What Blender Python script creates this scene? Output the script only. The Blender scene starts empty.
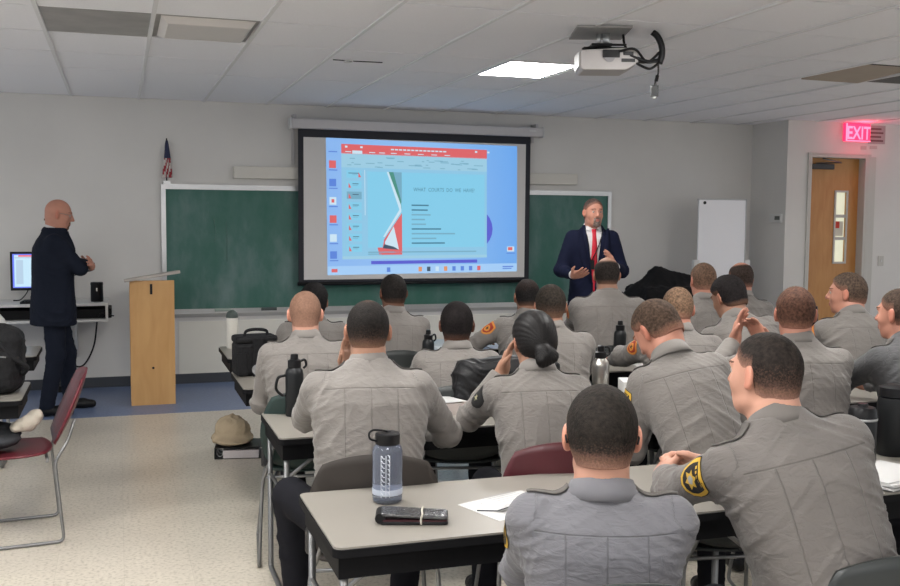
import bpy, bmesh, math, random
import numpy as np
from mathutils import Vector, Matrix
from mathutils.bvhtree import BVHTree
random.seed(4)
PI = math.pi
S = bpy.context.scene
COL = S.collection

# ------------------------------------------------------------------ camera
yaw, pitch, roll, F = .3232, .0761, .0077, 990.5
fw = Vector((math.sin(yaw)*math.cos(pitch), math.cos(yaw)*math.cos(pitch), -math.sin(pitch)))
rt = Vector((math.cos(yaw), -math.sin(yaw), 0)); up = rt.cross(fw)
rt, up = rt*math.cos(roll)+up*math.sin(roll), up*math.cos(roll)-rt*math.sin(roll)
cd = bpy.data.cameras.new('camera'); cam = bpy.data.objects.new('camera', cd); COL.objects.link(cam)
cd.sensor_width = 36; cd.lens = F*36/900; cd.clip_start = .05; cd.clip_end = 100
M3 = Matrix((rt, up, -fw)).transposed()
cam.matrix_world = Matrix.Translation((0, 0, 1.67)) @ M3.to_4x4()
S.camera = cam
# ------------------------------------------------------------------ world, lights, exposure
w = bpy.data.worlds.new('world'); S.world = w; w.use_nodes = True
w.node_tree.nodes['Background'].inputs[0].default_value = (.93, .96, 1, 1)
w.node_tree.nodes['Background'].inputs[1].default_value = 0.72
PANEL_NEAR, PANEL_FAR = 34.0, 26.0     # emission of the ceiling panels behind the viewer / at the front
IMAGE_EMIT = 0.72
S.view_settings.view_transform = 'Standard'; S.view_settings.look = 'None'
S.view_settings.gamma = 1; S.view_settings.use_curve_mapping = False
S.view_settings.exposure = 0.42
S.cycles.use_denoising = True
S.cycles.max_bounces = 6; S.cycles.diffuse_bounces = 4; S.cycles.glossy_bounces = 3
S.cycles.transmission_bounces = 6; S.cycles.transparent_max_bounces = 6

# ------------------------------------------------------------------ materials
def new_mat(name):
    m = bpy.data.materials.new(name); m.use_nodes = True
    nt = m.node_tree; return m, nt, nt.nodes['Principled BSDF']
def link(nt, a, b): nt.links.new(a, b)
def mat(name, col, rough=.6, metal=0, var=.06, scale=30, bump=0, bscale=120, spec=.4, emit=None, estr=0, trans=0):
    m, nt, p = new_mat(name)
    p.inputs['Roughness'].default_value = rough; p.inputs['Metallic'].default_value = metal
    p.inputs['Specular IOR Level'].default_value = spec
    tc = nt.nodes.new('ShaderNodeTexCoord')
    if var:
        n = nt.nodes.new('ShaderNodeTexNoise'); n.inputs['Scale'].default_value = scale; n.inputs['Detail'].default_value = 4
        link(nt, tc.outputs['Object'], n.inputs['Vector'])
        mx = nt.nodes.new('ShaderNodeMix'); mx.data_type = 'RGBA'
        mx.inputs[6].default_value = tuple(max(0, c*(1-var)) for c in col)+(1,)
        mx.inputs[7].default_value = tuple(min(1, c*(1+var)) for c in col)+(1,)
        link(nt, n.outputs[0], mx.inputs[0]); link(nt, mx.outputs[2], p.inputs['Base Color'])
    else: p.inputs['Base Color'].default_value = tuple(col)+(1,)
    if bump:
        n2 = nt.nodes.new('ShaderNodeTexNoise'); n2.inputs['Scale'].default_value = bscale
        link(nt, tc.outputs['Object'], n2.inputs['Vector'])
        b = nt.nodes.new('ShaderNodeBump'); b.inputs['Strength'].default_value = bump; b.inputs['Distance'].default_value = .01
        link(nt, n2.outputs[0], b.inputs['Height']); link(nt, b.outputs[0], p.inputs['Normal'])
    if emit: p.inputs['Emission Color'].default_value = tuple(emit)+(1,); p.inputs['Emission Strength'].default_value = estr
    if trans: p.inputs['Transmission Weight'].default_value = trans; p.inputs['IOR'].default_value = 1.4
    return m
def ramp(nt, src, stops):
    r = nt.nodes.new('ShaderNodeValToRGB'); e = r.color_ramp.elements
    e[0].position, e[0].color = stops[0][0], tuple(stops[0][1])+(1,)
    e[1].position, e[1].color = stops[1][0], tuple(stops[1][1])+(1,)
    for s in stops[2:]:
        k = e.new(s[0]); k.color = tuple(s[1])+(1,)
    link(nt, src, r.inputs[0]); return r

# ------------------------------------------------------------------ object helpers
def tag(o, label=None, cat=None, group=None, kind=None):
    if label: o['label'] = label
    if cat: o['category'] = cat
    if group: o['group'] = group
    if kind: o['kind'] = kind
    return o
def thing(name, label, cat, loc=(0, 0, 0), rz=0, group=None):
    o = bpy.data.objects.new(name, None); COL.objects.link(o); o.empty_display_size = .1
    o.location = loc; o.rotation_euler = (0, 0, rz)
    return tag(o, label, cat, group)
def obj(name, bm, m, parent=None, smooth=False, bevel=0, label=None, loc=None, rz=None):
    me = bpy.data.meshes.new(name); bm.normal_update(); bm.to_mesh(me); bm.free()
    o = bpy.data.objects.new(name, me); COL.objects.link(o)
    for q in (m if isinstance(m, (list, tuple)) else [m]): me.materials.append(q)
    if smooth:
        me.polygons.foreach_set('use_smooth', [True]*len(me.polygons))
        if smooth != 'all': 
            me.set_sharp_from_angle(angle=math.radians(40))
    if bevel:
        b = o.modifiers.new('bevel', 'BEVEL'); b.width = bevel; b.segments = 2; b.limit_method = 'ANGLE'; b.angle_limit = math.radians(40)
    if parent: o.parent = parent
    if label: o['label'] = label
    if loc: o.location = loc
    if rz is not None: o.rotation_euler = (0, 0, rz)
    return o
def struct(name, bm, m, **k):
    return tag(obj(name, bm, m, **k), kind='structure')
def nb(): return bmesh.new()
def box(bm, x0, x1, y0, y1, z0, z1, mi=0, rot=None):
    v = [bm.verts.new((x, y, z)) for x in (x0, x1) for y in (y0, y1) for z in (z0, z1)]
    for q in ((0, 1, 3, 2), (4, 6, 7, 5), (0, 4, 5, 1), (2, 3, 7, 6), (0, 2, 6, 4), (1, 5, 7, 3)):
        f = bm.faces.new([v[i] for i in q]); f.material_index = mi
    if rot is not None: bmesh.ops.transform(bm, matrix=rot, verts=v)
    return v
def tube(bm, pts, r, n=8, mi=0, cap=True):
    pts = [Vector(p) for p in pts]; rings = []
    rs = r if isinstance(r, (list, tuple)) else [r]*len(pts)
    ref = None
    for i, p in enumerate(pts):
        d = (pts[min(i+1, len(pts)-1)]-pts[max(i-1, 0)]).normalized()
        if ref is None: ref = Vector((0, 0, 1)) if abs(d.z) < .9 else Vector((1, 0, 0))
        a = (ref-d*ref.dot(d)).normalized(); ref = a; b = d.cross(a)
        rings.append([bm.verts.new(p+(a*math.cos(2*PI*k/n)+b*math.sin(2*PI*k/n))*rs[i]) for k in range(n)])
    for i in range(len(rings)-1):
        for k in range(n):
            f = bm.faces.new((rings[i][k], rings[i][(k+1) % n], rings[i+1][(k+1) % n], rings[i+1][k])); f.material_index = mi; f.smooth = True
    if cap:
        for q in (rings[0][::-1], rings[-1]):
            f = bm.faces.new(q); f.material_index = mi
def arcpts(pts, rad, n=5):
    """round the corners of a polyline"""
    pts = [Vector(p) for p in pts]; out = [pts[0]]
    for i in range(1, len(pts)-1):
        p = pts[i]; a = (pts[i-1]-p); b = (pts[i+1]-p); r = min(rad, a.length*.45, b.length*.45)
        a = p+a.normalized()*r; b = p+b.normalized()*r
        for k in range(n+1):
            t = k/n; out.append(a*(1-t)**2+p*2*t*(1-t)+b*t*t)
    out.append(pts[-1]); return out
def smoothpath(pts, n=6):
    pts = [Vector(p) for p in pts]; out = []
    P = [pts[0]*2-pts[1]]+pts+[pts[-1]*2-pts[-2]]
    for i in range(1, len(P)-2):
        for k in range(n):
            t = k/n; a, b, c, d = P[i-1], P[i], P[i+1], P[i+2]
            out.append(.5*((2*b)+(c-a)*t+(2*a-5*b+4*c-d)*t*t+(3*b-a-3*c+d)*t**3))
    out.append(pts[-1]); return out
def lathe(bm, prof, n=28, mi=0, c=(0, 0, 0)):
    rings = []
    for r, z in prof:
        rings.append([bm.verts.new((c[0]+r*math.cos(2*PI*k/n), c[1]+r*math.sin(2*PI*k/n), c[2]+z)) for k in range(n)])
    for i in range(len(rings)-1):
        for k in range(n):
            f = bm.faces.new((rings[i][k], rings[i][(k+1) % n], rings[i+1][(k+1) % n], rings[i+1][k])); f.material_index = mi; f.smooth = True
    for q in (rings[0][::-1], rings[-1]):
        f = bm.faces.new(q); f.material_index = mi
def prism(bm, poly, z0, z1, mi=0, axis='z', rot=None):
    """poly in 2D extruded; axis 'y': poly is (x,z) extruded along y"""
    def P(a, b, c): return (a, b, c) if axis == 'z' else ((a, c, b) if axis == 'y' else (c, a, b))
    A = [bm.verts.new(P(a, b, z0)) for a, b in poly]; B = [bm.verts.new(P(a, b, z1)) for a, b in poly]
    fs = [bm.faces.new(A[::-1]), bm.faces.new(B)]
    for i in range(len(A)):
        fs.append(bm.faces.new((A[i], A[(i+1) % len(A)], B[(i+1) % len(A)], B[i])))
    for f in fs: f.material_index = mi
    if rot is not None: bmesh.ops.transform(bm, matrix=rot, verts=A+B)
    bmesh.ops.recalc_face_normals(bm, faces=fs)
def rrect(x0, x1, y0, y1, r, n=5):
    out = []
    for cx, cy, a in ((x1-r, y1-r, 0), (x0+r, y1-r, 90), (x0+r, y0+r, 180), (x1-r, y0+r, 270)):
        for k in range(n+1):
            t = math.radians(a+90*k/n); out.append((cx+r*math.cos(t), cy+r*math.sin(t)))
    return out
def text_into(bm, s, size, x, z, y, mi=0, bold=False, sx=1, align='LEFT', depth=0.0):
    """flat lettering standing in the x-z plane at depth y, facing -y"""
    cu = bpy.data.curves.new('lettering', 'FONT'); cu.body = s; cu.size = size; cu.align_x = align; cu.resolution_u = 2
    cu.extrude = depth
    if bold: cu.offset = size*.02
    to = bpy.data.objects.new('lettering', cu); COL.objects.link(to)
    dg = bpy.context.evaluated_depsgraph_get(); me = bpy.data.meshes.new_from_object(to.evaluated_get(dg))
    bpy.data.objects.remove(to); bpy.data.curves.remove(cu)
    me.transform(Matrix(((sx, 0, 0, x), (0, 0, -1, y), (0, 1, 0, z), (0, 0, 0, 1))))
    n0 = len(bm.faces); bm.from_mesh(me); bm.faces.ensure_lookup_table()
    for f in bm.faces[n0:]: f.material_index = mi
    bpy.data.meshes.remove(me)
def copy_tree(o, parent=None):
    c = o.copy(); COL.objects.link(c)
    if parent: c.parent = parent
    for ch in list(o.children): copy_tree(ch, c)
    return c

# ------------------------------------------------------------------ shared materials
def wall_mat(name, col):
    m, nt, p = new_mat(name); tc = nt.nodes.new('ShaderNodeTexCoord')
    n = nt.nodes.new('ShaderNodeTexNoise'); n.inputs['Scale'].default_value = 1.1; n.inputs['Detail'].default_value = 5
    link(nt, tc.outputs['Object'], n.inputs['Vector'])
    r = ramp(nt, n.outputs[0], [(.3, tuple(c*.94 for c in col)), (.7, tuple(c*1.04 for c in col))])
    link(nt, r.outputs[0], p.inputs['Base Color']); p.inputs['Roughness'].default_value = .75
    n2 = nt.nodes.new('ShaderNodeTexNoise'); n2.inputs['Scale'].default_value = 160
    link(nt, tc.outputs['Object'], n2.inputs['Vector'])
    b = nt.nodes.new('ShaderNodeBump'); b.inputs['Strength'].default_value = .15; b.inputs['Distance'].default_value = .004
    link(nt, n2.outputs[0], b.inputs['Height']); link(nt, b.outputs[0], p.inputs['Normal'])
    return m
M_wall = wall_mat('painted_wall', (.645, .63, .605))
M_wall2 = wall_mat('painted_panel', (.70, .68, .61))
M_tile = mat('ceiling_tile', (.86, .86, .89), .9, var=.05, scale=90, bump=.35, bscale=220)
M_tbar = mat('ceiling_bar', (.72, .72, .73), .5, var=.03)
M_gap = mat('dark_gap', (.03, .03, .03), .9)
def floor_mat():
    m, nt, p = new_mat('vinyl_floor'); tc = nt.nodes.new('ShaderNodeTexCoord')
    n = nt.nodes.new('ShaderNodeTexNoise'); n.inputs['Scale'].default_value = 55; n.inputs['Detail'].default_value = 6
    n3 = nt.nodes.new('ShaderNodeTexNoise'); n3.inputs['Scale'].default_value = 2.2; n3.inputs['Detail'].default_value = 3
    link(nt, tc.outputs['Object'], n.inputs['Vector']); link(nt, tc.outputs['Object'], n3.inputs['Vector'])
    r = ramp(nt, n.outputs[0], [(.36, (.45, .405, .33)), (.47, (.60, .545, .46)), (.7, (.665, .61, .52))])
    r2 = ramp(nt, n3.outputs[0], [(.35, (.92, .92, .92)), (.65, (1, 1, 1))])
    mx = nt.nodes.new('ShaderNodeMix'); mx.data_type = 'RGBA'; mx.blend_type = 'MULTIPLY'; mx.inputs[0].default_value = 1
    link(nt, r.outputs[0], mx.inputs[6]); link(nt, r2.outputs[0], mx.inputs[7])
    br = nt.nodes.new('ShaderNodeTexBrick'); br.offset = 0; br.inputs['Scale'].default_value = 1
    br.inputs['Brick Width'].default_value = .305; br.inputs['Row Height'].default_value = .305; br.inputs['Mortar Size'].default_value = .0016
    br.inputs['Color1'].default_value = (1, 1, 1, 1); br.inputs['Color2'].default_value = (.96, .96, .96, 1); br.inputs['Mortar'].default_value = (.86, .86, .84, 1)
    link(nt, tc.outputs['Object'], br.inputs['Vector'])
    m2 = nt.nodes.new('ShaderNodeMix'); m2.data_type = 'RGBA'; m2.blend_type = 'MULTIPLY'; m2.inputs[0].default_value = 1
    link(nt, mx.outputs[2], m2.inputs[6]); link(nt, br.outputs[0], m2.inputs[7])
    link(nt, m2.outputs[2], p.inputs['Base Color']); p.inputs['Roughness'].default_value = .28; p.inputs['Specular IOR Level'].default_value = .45
    return m
M_floor = floor_mat()
M_blue = mat('blue_floor', (.15, .20, .33), .35, var=.35, scale=40)
M_base = mat('baseboard_vinyl', (.045, .05, .06), .5)
M_black = mat('black_plastic', (.007, .007, .008), .35, spec=.25)
M_rubber = mat('black_rubber', (.009, .009, .010), .7, spec=.2)
M_alu = mat('aluminium', (.55, .55, .55), .35, .8, var=.04)
M_steel = mat('brushed_steel', (.50, .48, .45), .28, 1, var=.08, scale=80)
M_white = mat('white_laminate', (.62, .62, .61), .45, var=.02)
M_paper = mat('paper', (.52, .515, .51), .7, var=.02)
M_tabletop = mat('table_laminate', (.235, .218, .192), .3, var=.03, scale=200)
M_leg = mat('grey_steel_tube', (.22, .22, .22), .35, .7)
M_ink = mat('black_ink', (.03, .03, .035), .6, var=0)
# ================================================================== ROOM
YW, ZC, XC, YD = 10.1, 2.785, 7.15, 9.44
bm = nb(); box(bm, -3.2, 11, -3.2, 8.6, -.1, 0); struct('floor', bm, M_floor)
bm = nb(); box(bm, -3.2, 11, 8.6, 10.3, -.1, 0.001); struct('floor', bm, M_blue)
bm = nb(); box(bm, -3.2, XC+.15, YW, YW+.15, 0, ZC+.03); struct('wall_back', bm, M_wall)
bm = nb(); box(bm, XC, XC+.15, YD+.2, YW+.15, 0, ZC+.03); struct('wall_right', bm, M_wall)
# wall with the door (opening 7.47..8.22, height 2.385)
DX0, DX1, DZ = 7.475, 8.215, 2.385
bm = nb(); box(bm, XC, DX0-.03, YD, YD+.2, 0, ZC+.03); box(bm, DX1+.03, 11, YD, YD+.2, 0, ZC+.03); box(bm, DX0-.03, DX1+.03, YD, YD+.2, DZ+.03, ZC+.03)
struct('wall_door', bm, M_wall)
bm = nb(); box(bm, .55, XC, YW-.012, YW, .10, .62); struct('trim_1', bm, M_wall2)
bm = nb(); box(bm, -3.2, .02, YW-.014, YW, 0, .10); box(bm, .50, XC, YW-.014, YW, 0, .10); box(bm, .02, .5, YW-.014, YW, 0, .10)
struct('baseboard_back', bm, M_base)
bm = nb(); box(bm, XC-.012, XC, YD-.012, YW-.014, 0, .1); struct('baseboard_right', bm, M_base)
bm = nb(); box(bm, XC-.012, DX0-.06, YD-.012, YD, 0, .1); box(bm, DX1+.16, 11, YD-.012, YD, 0, .1); struct('baseboard_door', bm, M_base)
# ceiling cells: solid slab above, tiles below it, some cells replaced
TX0, TDX, TY0, TDY = -.402, .61, -3.44, .776
def ty(k): return TY0+TDY*k
ymax = 10.1
ys = [ty(k) for k in range(0, 16)]+[ymax]      # ty(15)=8.2
special = {}   # (i,j) -> kind, i column of X, j row
cells = {'plate': (0, 12), 'dead_light': (1, 12), 'light': (5, 13), 'vent': (10, 12), 'askew': (9, 12)}
inv = {v: k for k, v in cells.items()}
near_lights = [(-3, 9), (1, 9), (5, 9), (11, 10), (-3, 6), (1, 6), (-1, 2), (3, 2)]
bm = nb(); box(bm, -3.2, 11, -3.44, 10.3, ZC+.03, ZC+.1)
rnd = random.Random(8)
for i in range(-4, 18):
    x0 = TX0+TDX*i; x1 = x0+TDX
    for j in range(len(ys)-1):
        if (i, j) in inv or (i, j) in near_lights: continue
        dz = rnd.uniform(0, .003); g = .006
        t = rnd.uniform(-.002, .002)
        v = box(bm, max(x0, -3.2)+g, min(x1, 11)-g, ys[j]+.008, ys[j+1]-.008, ZC+.004+dz, ZC+.02+dz)
        for q in v:
            q.co.z += t*(q.co.x-x0)/TDX
struct('ceiling', bm, M_tile)
bm = nb(); box(bm, -3.2, 11, -3.4, 10.1, ZC+.0255, ZC+.0275); struct('joint_shade_sheet', bm, M_gap)  # dark sheet above the tiles, painting shade into their open joints
bm = nb()
for i in range(-4, 19):
    x = TX0+TDX*i
    box(bm, x-.012, x+.012, -3.2, 10.1, ZC-.004, ZC+.025)
for j in range(1, len(ys)-1):
    for i in range(-4, 18):
        x0 = TX0+TDX*i
        box(bm, x0+.012, x0+TDX-.012, ys[j]-.003, ys[j]+.003, ZC+.010, ZC+.025)
struct('trim_2', bm, M_tbar)
def cell(i, j): return TX0+TDX*i+.013, TX0+TDX*(i+1)-.013, ys[j]+.01, ys[j+1]-.01
x0, x1, y0, y1 = cell(*cells['plate'])
bm = nb(); box(bm, x0, x1, y0, y1, ZC+.006, ZC+.02)
tag(obj('ceiling_panel', bm, mat('grey_metal_panel', (.36, .35, .33), .35, .5, var=.35, scale=6)), 'bare grey metal panel set into the ceiling grid at the upper left', 'ceiling panel')
def light_mat(name, s, col=(1, .985, .96)):
    return mat(name, (.8, .8, .8), .5, var=0, emit=col, estr=s)
M_dead = mat('frosted_diffuser', (.66, .63, .61), .4, var=.02)
M_far, M_near = light_mat('lit_diffuser', PANEL_FAR), light_mat('lit_diffuser_rear', PANEL_NEAR)
def ceiling_light(i, j, m, label, group=None):
    x0, x1, y0, y1 = cell(i, j)
    t = thing('ceiling_light', label, 'ceiling light', ((x0+x1)/2, (y0+y1)/2, ZC), 0, group)
    a, b = (x1-x0)/2, (y1-y0)/2; f = .03
    bm = nb(); box(bm, -a, a, -b, -b+f, 0, .03); box(bm, -a, a, b-f, b, 0, .03); box(bm, -a, -a+f, -b+f, b-f, 0, .03); box(bm, a-f, a, -b+f, b-f, 0, .03)
    obj('frame', bm, M_tbar, t)
    bm = nb(); box(bm, -a+f, a-f, -b+f, b-f, .006, .02); obj('diffuser', bm, m, t)
ceiling_light(*cells['light'], M_far, 'lit square ceiling panel light glowing white left of the projector')
# unlit fixture with a sloped housing
x0, x1, y0, y1 = cell(*cells['dead_light'])
t = thing('ceiling_light', 'unlit ceiling fixture with a pale drop lens beside the bare metal panel', 'ceiling light', ((x0+x1)/2, (y0+y1)/2, ZC))
a, b = (x1-x0)/2, (y1-y0)/2
bm = nb(); box(bm, -a, a, -b, b, .014, .026); obj('housing', bm, mat('fixture_housing', (.33, .32, .31), .5, .2, var=.2, scale=9), t)
bm = nb()
lo = [(-a+.07, -b+.10), (a-.05, -b+.10), (a-.05, b-.16), (-a+.07, b-.16)]; hi = [(-a+.03, -b+.05), (a-.02, -b+.05), (a-.02, b-.03), (-a+.03, b-.03)]
A = [bm.verts.new((x, y, -.022)) for x, y in lo]; B = [bm.verts.new((x, y, .013)) for x, y in hi]
bm.faces.new(A[::-1]); bm.faces.new(B)
for k in range(4): bm.faces.new((A[k], A[(k+1) % 4], B[(k+1) % 4], B[k]))
bmesh.ops.recalc_face_normals(bm, faces=bm.faces); obj('lens', bm, M_dead, t)
for (i, j) in near_lights:
    ceiling_light(i, j, M_near, 'lit square ceiling panel light over the rear seating, outside the picture', 'ceiling lights over the rear of the room')
# vent and askew tile
x0, x1, y0, y1 = cell(*cells['vent'])
t = thing('ceiling_vent', 'dark louvred return vent in the ceiling beside the slipped tile', 'vent', ((x0+x1)/2, (y0+y1)/2, ZC))
a, b = (x1-x0)/2, (y1-y0)/2
bm = nb(); box(bm, -a, a, -b, b, .022, .028); obj('backing', bm, M_gap, t)
bm = nb()
for k in range(16):
    y = -b+.03+k*(2*b-.06)/15; box(bm, -a+.02, a-.02, y-.007, y+.007, .002, .016)
obj('louvre', bm, mat('vent_metal', (.17, .165, .155), .5, .3), t)
x0, x1, y0, y1 = cell(*cells['askew'])
bm = nb(); box(bm, 0, x1-x0-.03, -(y1-y0)+.05, 0, 0, .014)
bm.transform(Matrix.Rotation(math.radians(-3.2), 4, 'X') @ Matrix.Rotation(math.radians(1.5), 4, 'Z'))
o = obj('ceiling_tile', bm, mat('stained_tile', (.40, .34, .28), .9, var=.12, scale=5), loc=(x0+.01, y0+(y1-y0)-.03, ZC-.012))
tag(o, 'brownish stained ceiling tile hanging askew with a dark gap at its edge', 'ceiling tile')
bm = nb(); box(bm, x0, x1, y0, y1, ZC+.022, ZC+.028)
struct('trim_3', bm, M_gap)
# small sprinkler-like clip
t = thing('ceiling_hook', 'small white wire hook clipped to the ceiling grid above the screen', 'hook', (1.62, 7.0, ZC-.004))
bm = nb(); pts = [(-.16, 0, -.006), (-.02, 0, -.008), (.2, 0, -.006)]; tube(bm, pts, .004, 6); obj('rod', bm, M_gap, t)
bm = nb(); tube(bm, [(.03*math.cos(a*PI/8)-.05, .05*math.sin(a*PI/8), -.012) for a in range(17)], .004, 6, cap=False); obj('loop', bm, M_white, t)

# ---- door
bm = nb()
fwid = .05
M_frame = mat('door_frame_paint', (.50, .485, .45), .45, var=.03)
box(bm, DX0-fwid, DX0-.03, YD-.02, YD, 0, DZ+fwid); box(bm, DX0-.03, DX0, YD-.02, YD+.2, 0, DZ+fwid); box(bm, DX1+.03, DX1+fwid+.03, YD-.02, YD, 0, DZ+fwid); box(bm, DX1, DX1+.03, YD-.02, YD+.2, 0, DZ+fwid); box(bm, DX0, DX1, YD-.02, YD+.2, DZ, DZ+.03); box(bm, DX0, DX1, YD-.02, YD, DZ+.03, DZ+fwid)
box(bm, DX1+fwid+.03, DX1+.16, YD-.008, YD, 0, DZ+.02)
struct('trim_4', bm, M_frame, bevel=.004)
def wood_mat(name, c0, c1, sc=(3, 3, .6), rough=.4):
    m, nt, p = new_mat(name); tc = nt.nodes.new('ShaderNodeTexCoord'); mp = nt.nodes.new('ShaderNodeMapping')
    mp.inputs['Scale'].default_value = sc; link(nt, tc.outputs['Object'], mp.inputs[0])
    n = nt.nodes.new('ShaderNodeTexNoise'); n.inputs['Scale'].default_value = 6; n.inputs['Detail'].default_value = 7; n.inputs['Distortion'].default_value = .6
    link(nt, mp.outputs[0], n.inputs['Vector']); r = ramp(nt, n.outputs[0], [(.3, c0), (.7, c1)])
    link(nt, r.outputs[0], p.inputs['Base Color']); p.inputs['Roughness'].default_value = rough; return m
M_door = wood_mat('door_veneer', (.43, .19, .048), (.50, .245, .072))
root = tag(bpy.data.objects.new('door_1', None), kind='structure'); COL.objects.link(root); root.location = (DX0, YD+.09, 0)
W = DX1-DX0
wx0, wx1, wz0, wz1 = 7.905-DX0, 8.05-DX0, 1.19, 1.995
bm = nb(); box(bm, 0, wx0, 0, .045, .01, DZ); box(bm, wx1, W, 0, .045, .01, DZ); box(bm, wx0, wx1, 0, .045, .01, wz0); box(bm, wx0, wx1, 0, .045, wz1, DZ)
obj('door_leaf', bm, M_door, root)
bm = nb(); e = .022
box(bm, wx0-e, wx1+e, -.012, 0, wz1, wz1+e); box(bm, wx0-e, wx1+e, -.012, 0, wz0-e, wz0); box(bm, wx0-e, wx0, -.012, 0, wz0, wz1); box(bm, wx1, wx1+e, -.012, 0, wz0, wz1)
for z in (1.46, 1.72): box(bm, wx0, wx1, -.004, .02, z-.018, z+.018)
obj('window_frame', bm, M_frame, root)
bm = nb(); box(bm, wx0, wx1, .02, .026, wz0, wz1)
obj('window_pane', bm, mat('lit_glass', (.55, .55, .45), .15, var=.1, scale=12, emit=(.85, .85, .62), estr=.45), root)
bm = nb(); box(bm, wx0+.02, wx0+.075, .012, .018, 1.58, 1.66); obj('notice', bm, mat('red_notice', (.55, .05, .03), .6), root, label='small red notice taped inside the door window')
bm = nb(); box(bm, wx0+.01, wx1-.02, .013, .019, 1.49, 1.66); obj('notice', bm, mat('pale_notice', (.62, .60, .50), .6), root, label='pale paper notice taped inside the door window')
t = thing('door_closer', 'dark metal door closer at the top of the wooden door', 'door closer', (DX0+.05, YD+.086, DZ-.13))
bm = nb(); box(bm, 0, .30, -.055, 0, 0, .06); obj('closer_body', bm, mat('dark_metal', (.05, .05, .05), .4, .5), t, bevel=.006)
bm = nb(); tube(bm, [(.06, -.03, .065), (.34, -.12, .075), (.12, -.07, .12)], .009, 8); obj('closer_arm', bm, M_leg, t)
# exit sign
t = thing('exit_sign', 'glowing red EXIT sign high on the wall above the wooden door', 'sign', (7.895, YD, 2.575))
M_red = mat('exit_red', (.5, .02, .05), .4, var=0, emit=(1, .03, .12), estr=1.15)
M_redb = mat('exit_letters', (.6, .1, .15), .4, var=0, emit=(1, .16, .28), estr=1.6)
bm = nb(); box(bm, 0, .345, -.05, 0, 0, .205); obj('sign_body', bm, M_red, t, bevel=.006)
bm = nb(); text_into(bm, 'EXIT', .205, .178, .028, -.053, align='CENTER', bold=True, sx=.78); obj('lettering', bm, M_redb, t)
bm = nb(); box(bm, 0, .02, -.054, -.05, 0, .205); box(bm, .02, .345, -.054, -.05, 0, .012); obj('edge_glow', bm, M_redb, t)
ld = bpy.data.lights.new('exit_glow', 'POINT'); ld.energy = 2.2; ld.color = (1, .06, .12); ld.shadow_soft_size = .08
lo_ = bpy.data.objects.new('exit_glow', ld); COL.objects.link(lo_); lo_.parent = t; lo_.location = (.17, -.16, .12)
# room notice beside the sign
t = thing('wall_notice', 'small pinkish paper notice with text rows beside the EXIT sign', 'notice', (8.25, YD-.002, 2.50))
bm = nb(); box(bm, 0, .24, -.004, 0, .06, .27); obj('sheet', bm, mat('notice_sheet', (.40, .33, .33), .7), t)
bm = nb()
for k in range(4): box(bm, .02, .21-.03*(k % 2), -.006, -.004, .085+k*.045, .105+k*.045)
obj('text_rows', bm, mat('notice_text', (.16, .08, .09), .7), t)
bm = nb(); box(bm, -.1, -.02, -.003, 0, -.01, .03); box(bm, .03, .13, -.003, 0, 0, .035); obj('tape', bm, mat('tape', (.48, .44, .42), .6), t)
t = thing('light_switch', 'white light switch plate on the wall right of the door', 'light switch', (8.46, YD, 1.14))
bm = nb(); box(bm, 0, .08, -.008, 0, 0, .12); obj('plate', bm, M_frame, t, bevel=.003)
bm = nb(); box(bm, .033, .047, -.016, -.008, .045, .075); obj('toggle', bm, M_white, t)
# thermostat on the short wall
t = thing('thermostat', 'small white thermostat on the short side wall', 'thermostat', (XC, 9.60, 1.64))
bm = nb(); box(bm, -.025, 0, -.11, .10, 0, .10); obj('case', bm, M_white, t, bevel=.004)
bm = nb(); box(bm, -.027, -.025, -.09, .0, .03, .075); obj('display', bm, mat('grey_display', (.12, .13, .12), .3), t)

# ---- chalkboard
t = thing('chalkboard', 'long green chalkboard with aluminium frame behind the screen', 'chalkboard', (.40, YW, .66))
CW, CH = 4.89, 1.315
def chalk_mat():
    m, nt, p = new_mat('green_chalkboard'); tc = nt.nodes.new('ShaderNodeTexCoord'); mp = nt.nodes.new('ShaderNodeMapping')
    mp.inputs['Scale'].default_value = (1, 1, .45); link(nt, tc.outputs['Object'], mp.inputs[0])
    n = nt.nodes.new('ShaderNodeTexNoise'); n.inputs['Scale'].default_value = 2.6; n.inputs['Detail'].default_value = 7; n.inputs['Roughness'].default_value = .62
    link(nt, mp.outputs[0], n.inputs['Vector'])
    r = ramp(nt, n.outputs[0], [(.33, (.018, .115, .08)), (.50, (.045, .135, .11)), (.72, (.13, .21, .20))])
    link(nt, r.outputs[0], p.inputs['Base Color']); p.inputs['Roughness'].default_value = .55; return m
bm = nb(); box(bm, 0, CW, -.015, 0, .05, CH); obj('board', bm, chalk_mat(), t)
bm = nb(); box(bm, 0, .045, -.03, 0, .04, CH); box(bm, CW-.045, CW, -.03, 0, .04, CH); box(bm, .045, CW-.045, -.028, 0, .04, .07)
obj('frame', bm, M_alu, t)
bm = nb(); box(bm, 0, CW, -.035, 0, CH-.05, CH); box(bm, .0, CW, -.04, -.035, CH-.045, CH-.03); obj('map_rail', bm, M_alu, t)
bm = nb(); box(bm, .05, CW-.05, -.025, -.015, .07, .085)
prism(bm, [(-.1, .045), (-.1, .062), (-.085, .048), (0, .048), (0, -.0)], .03, CW-.03, axis='x'); obj('chalk_tray', bm, M_alu, t)
bm = nb(); tube(bm, [(.62, -.018, .95), (.63, -.0175, .8), (.625, -.018, .55)], .0035, 5)
tube(bm, [(.5, -.017, .98), (.52, -.018, .86), (.51, -.017, .75)], .003, 5)
obj('chalk_mark', bm, mat('chalk_smear', (.10, .19, .16), .9), t)
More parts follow.
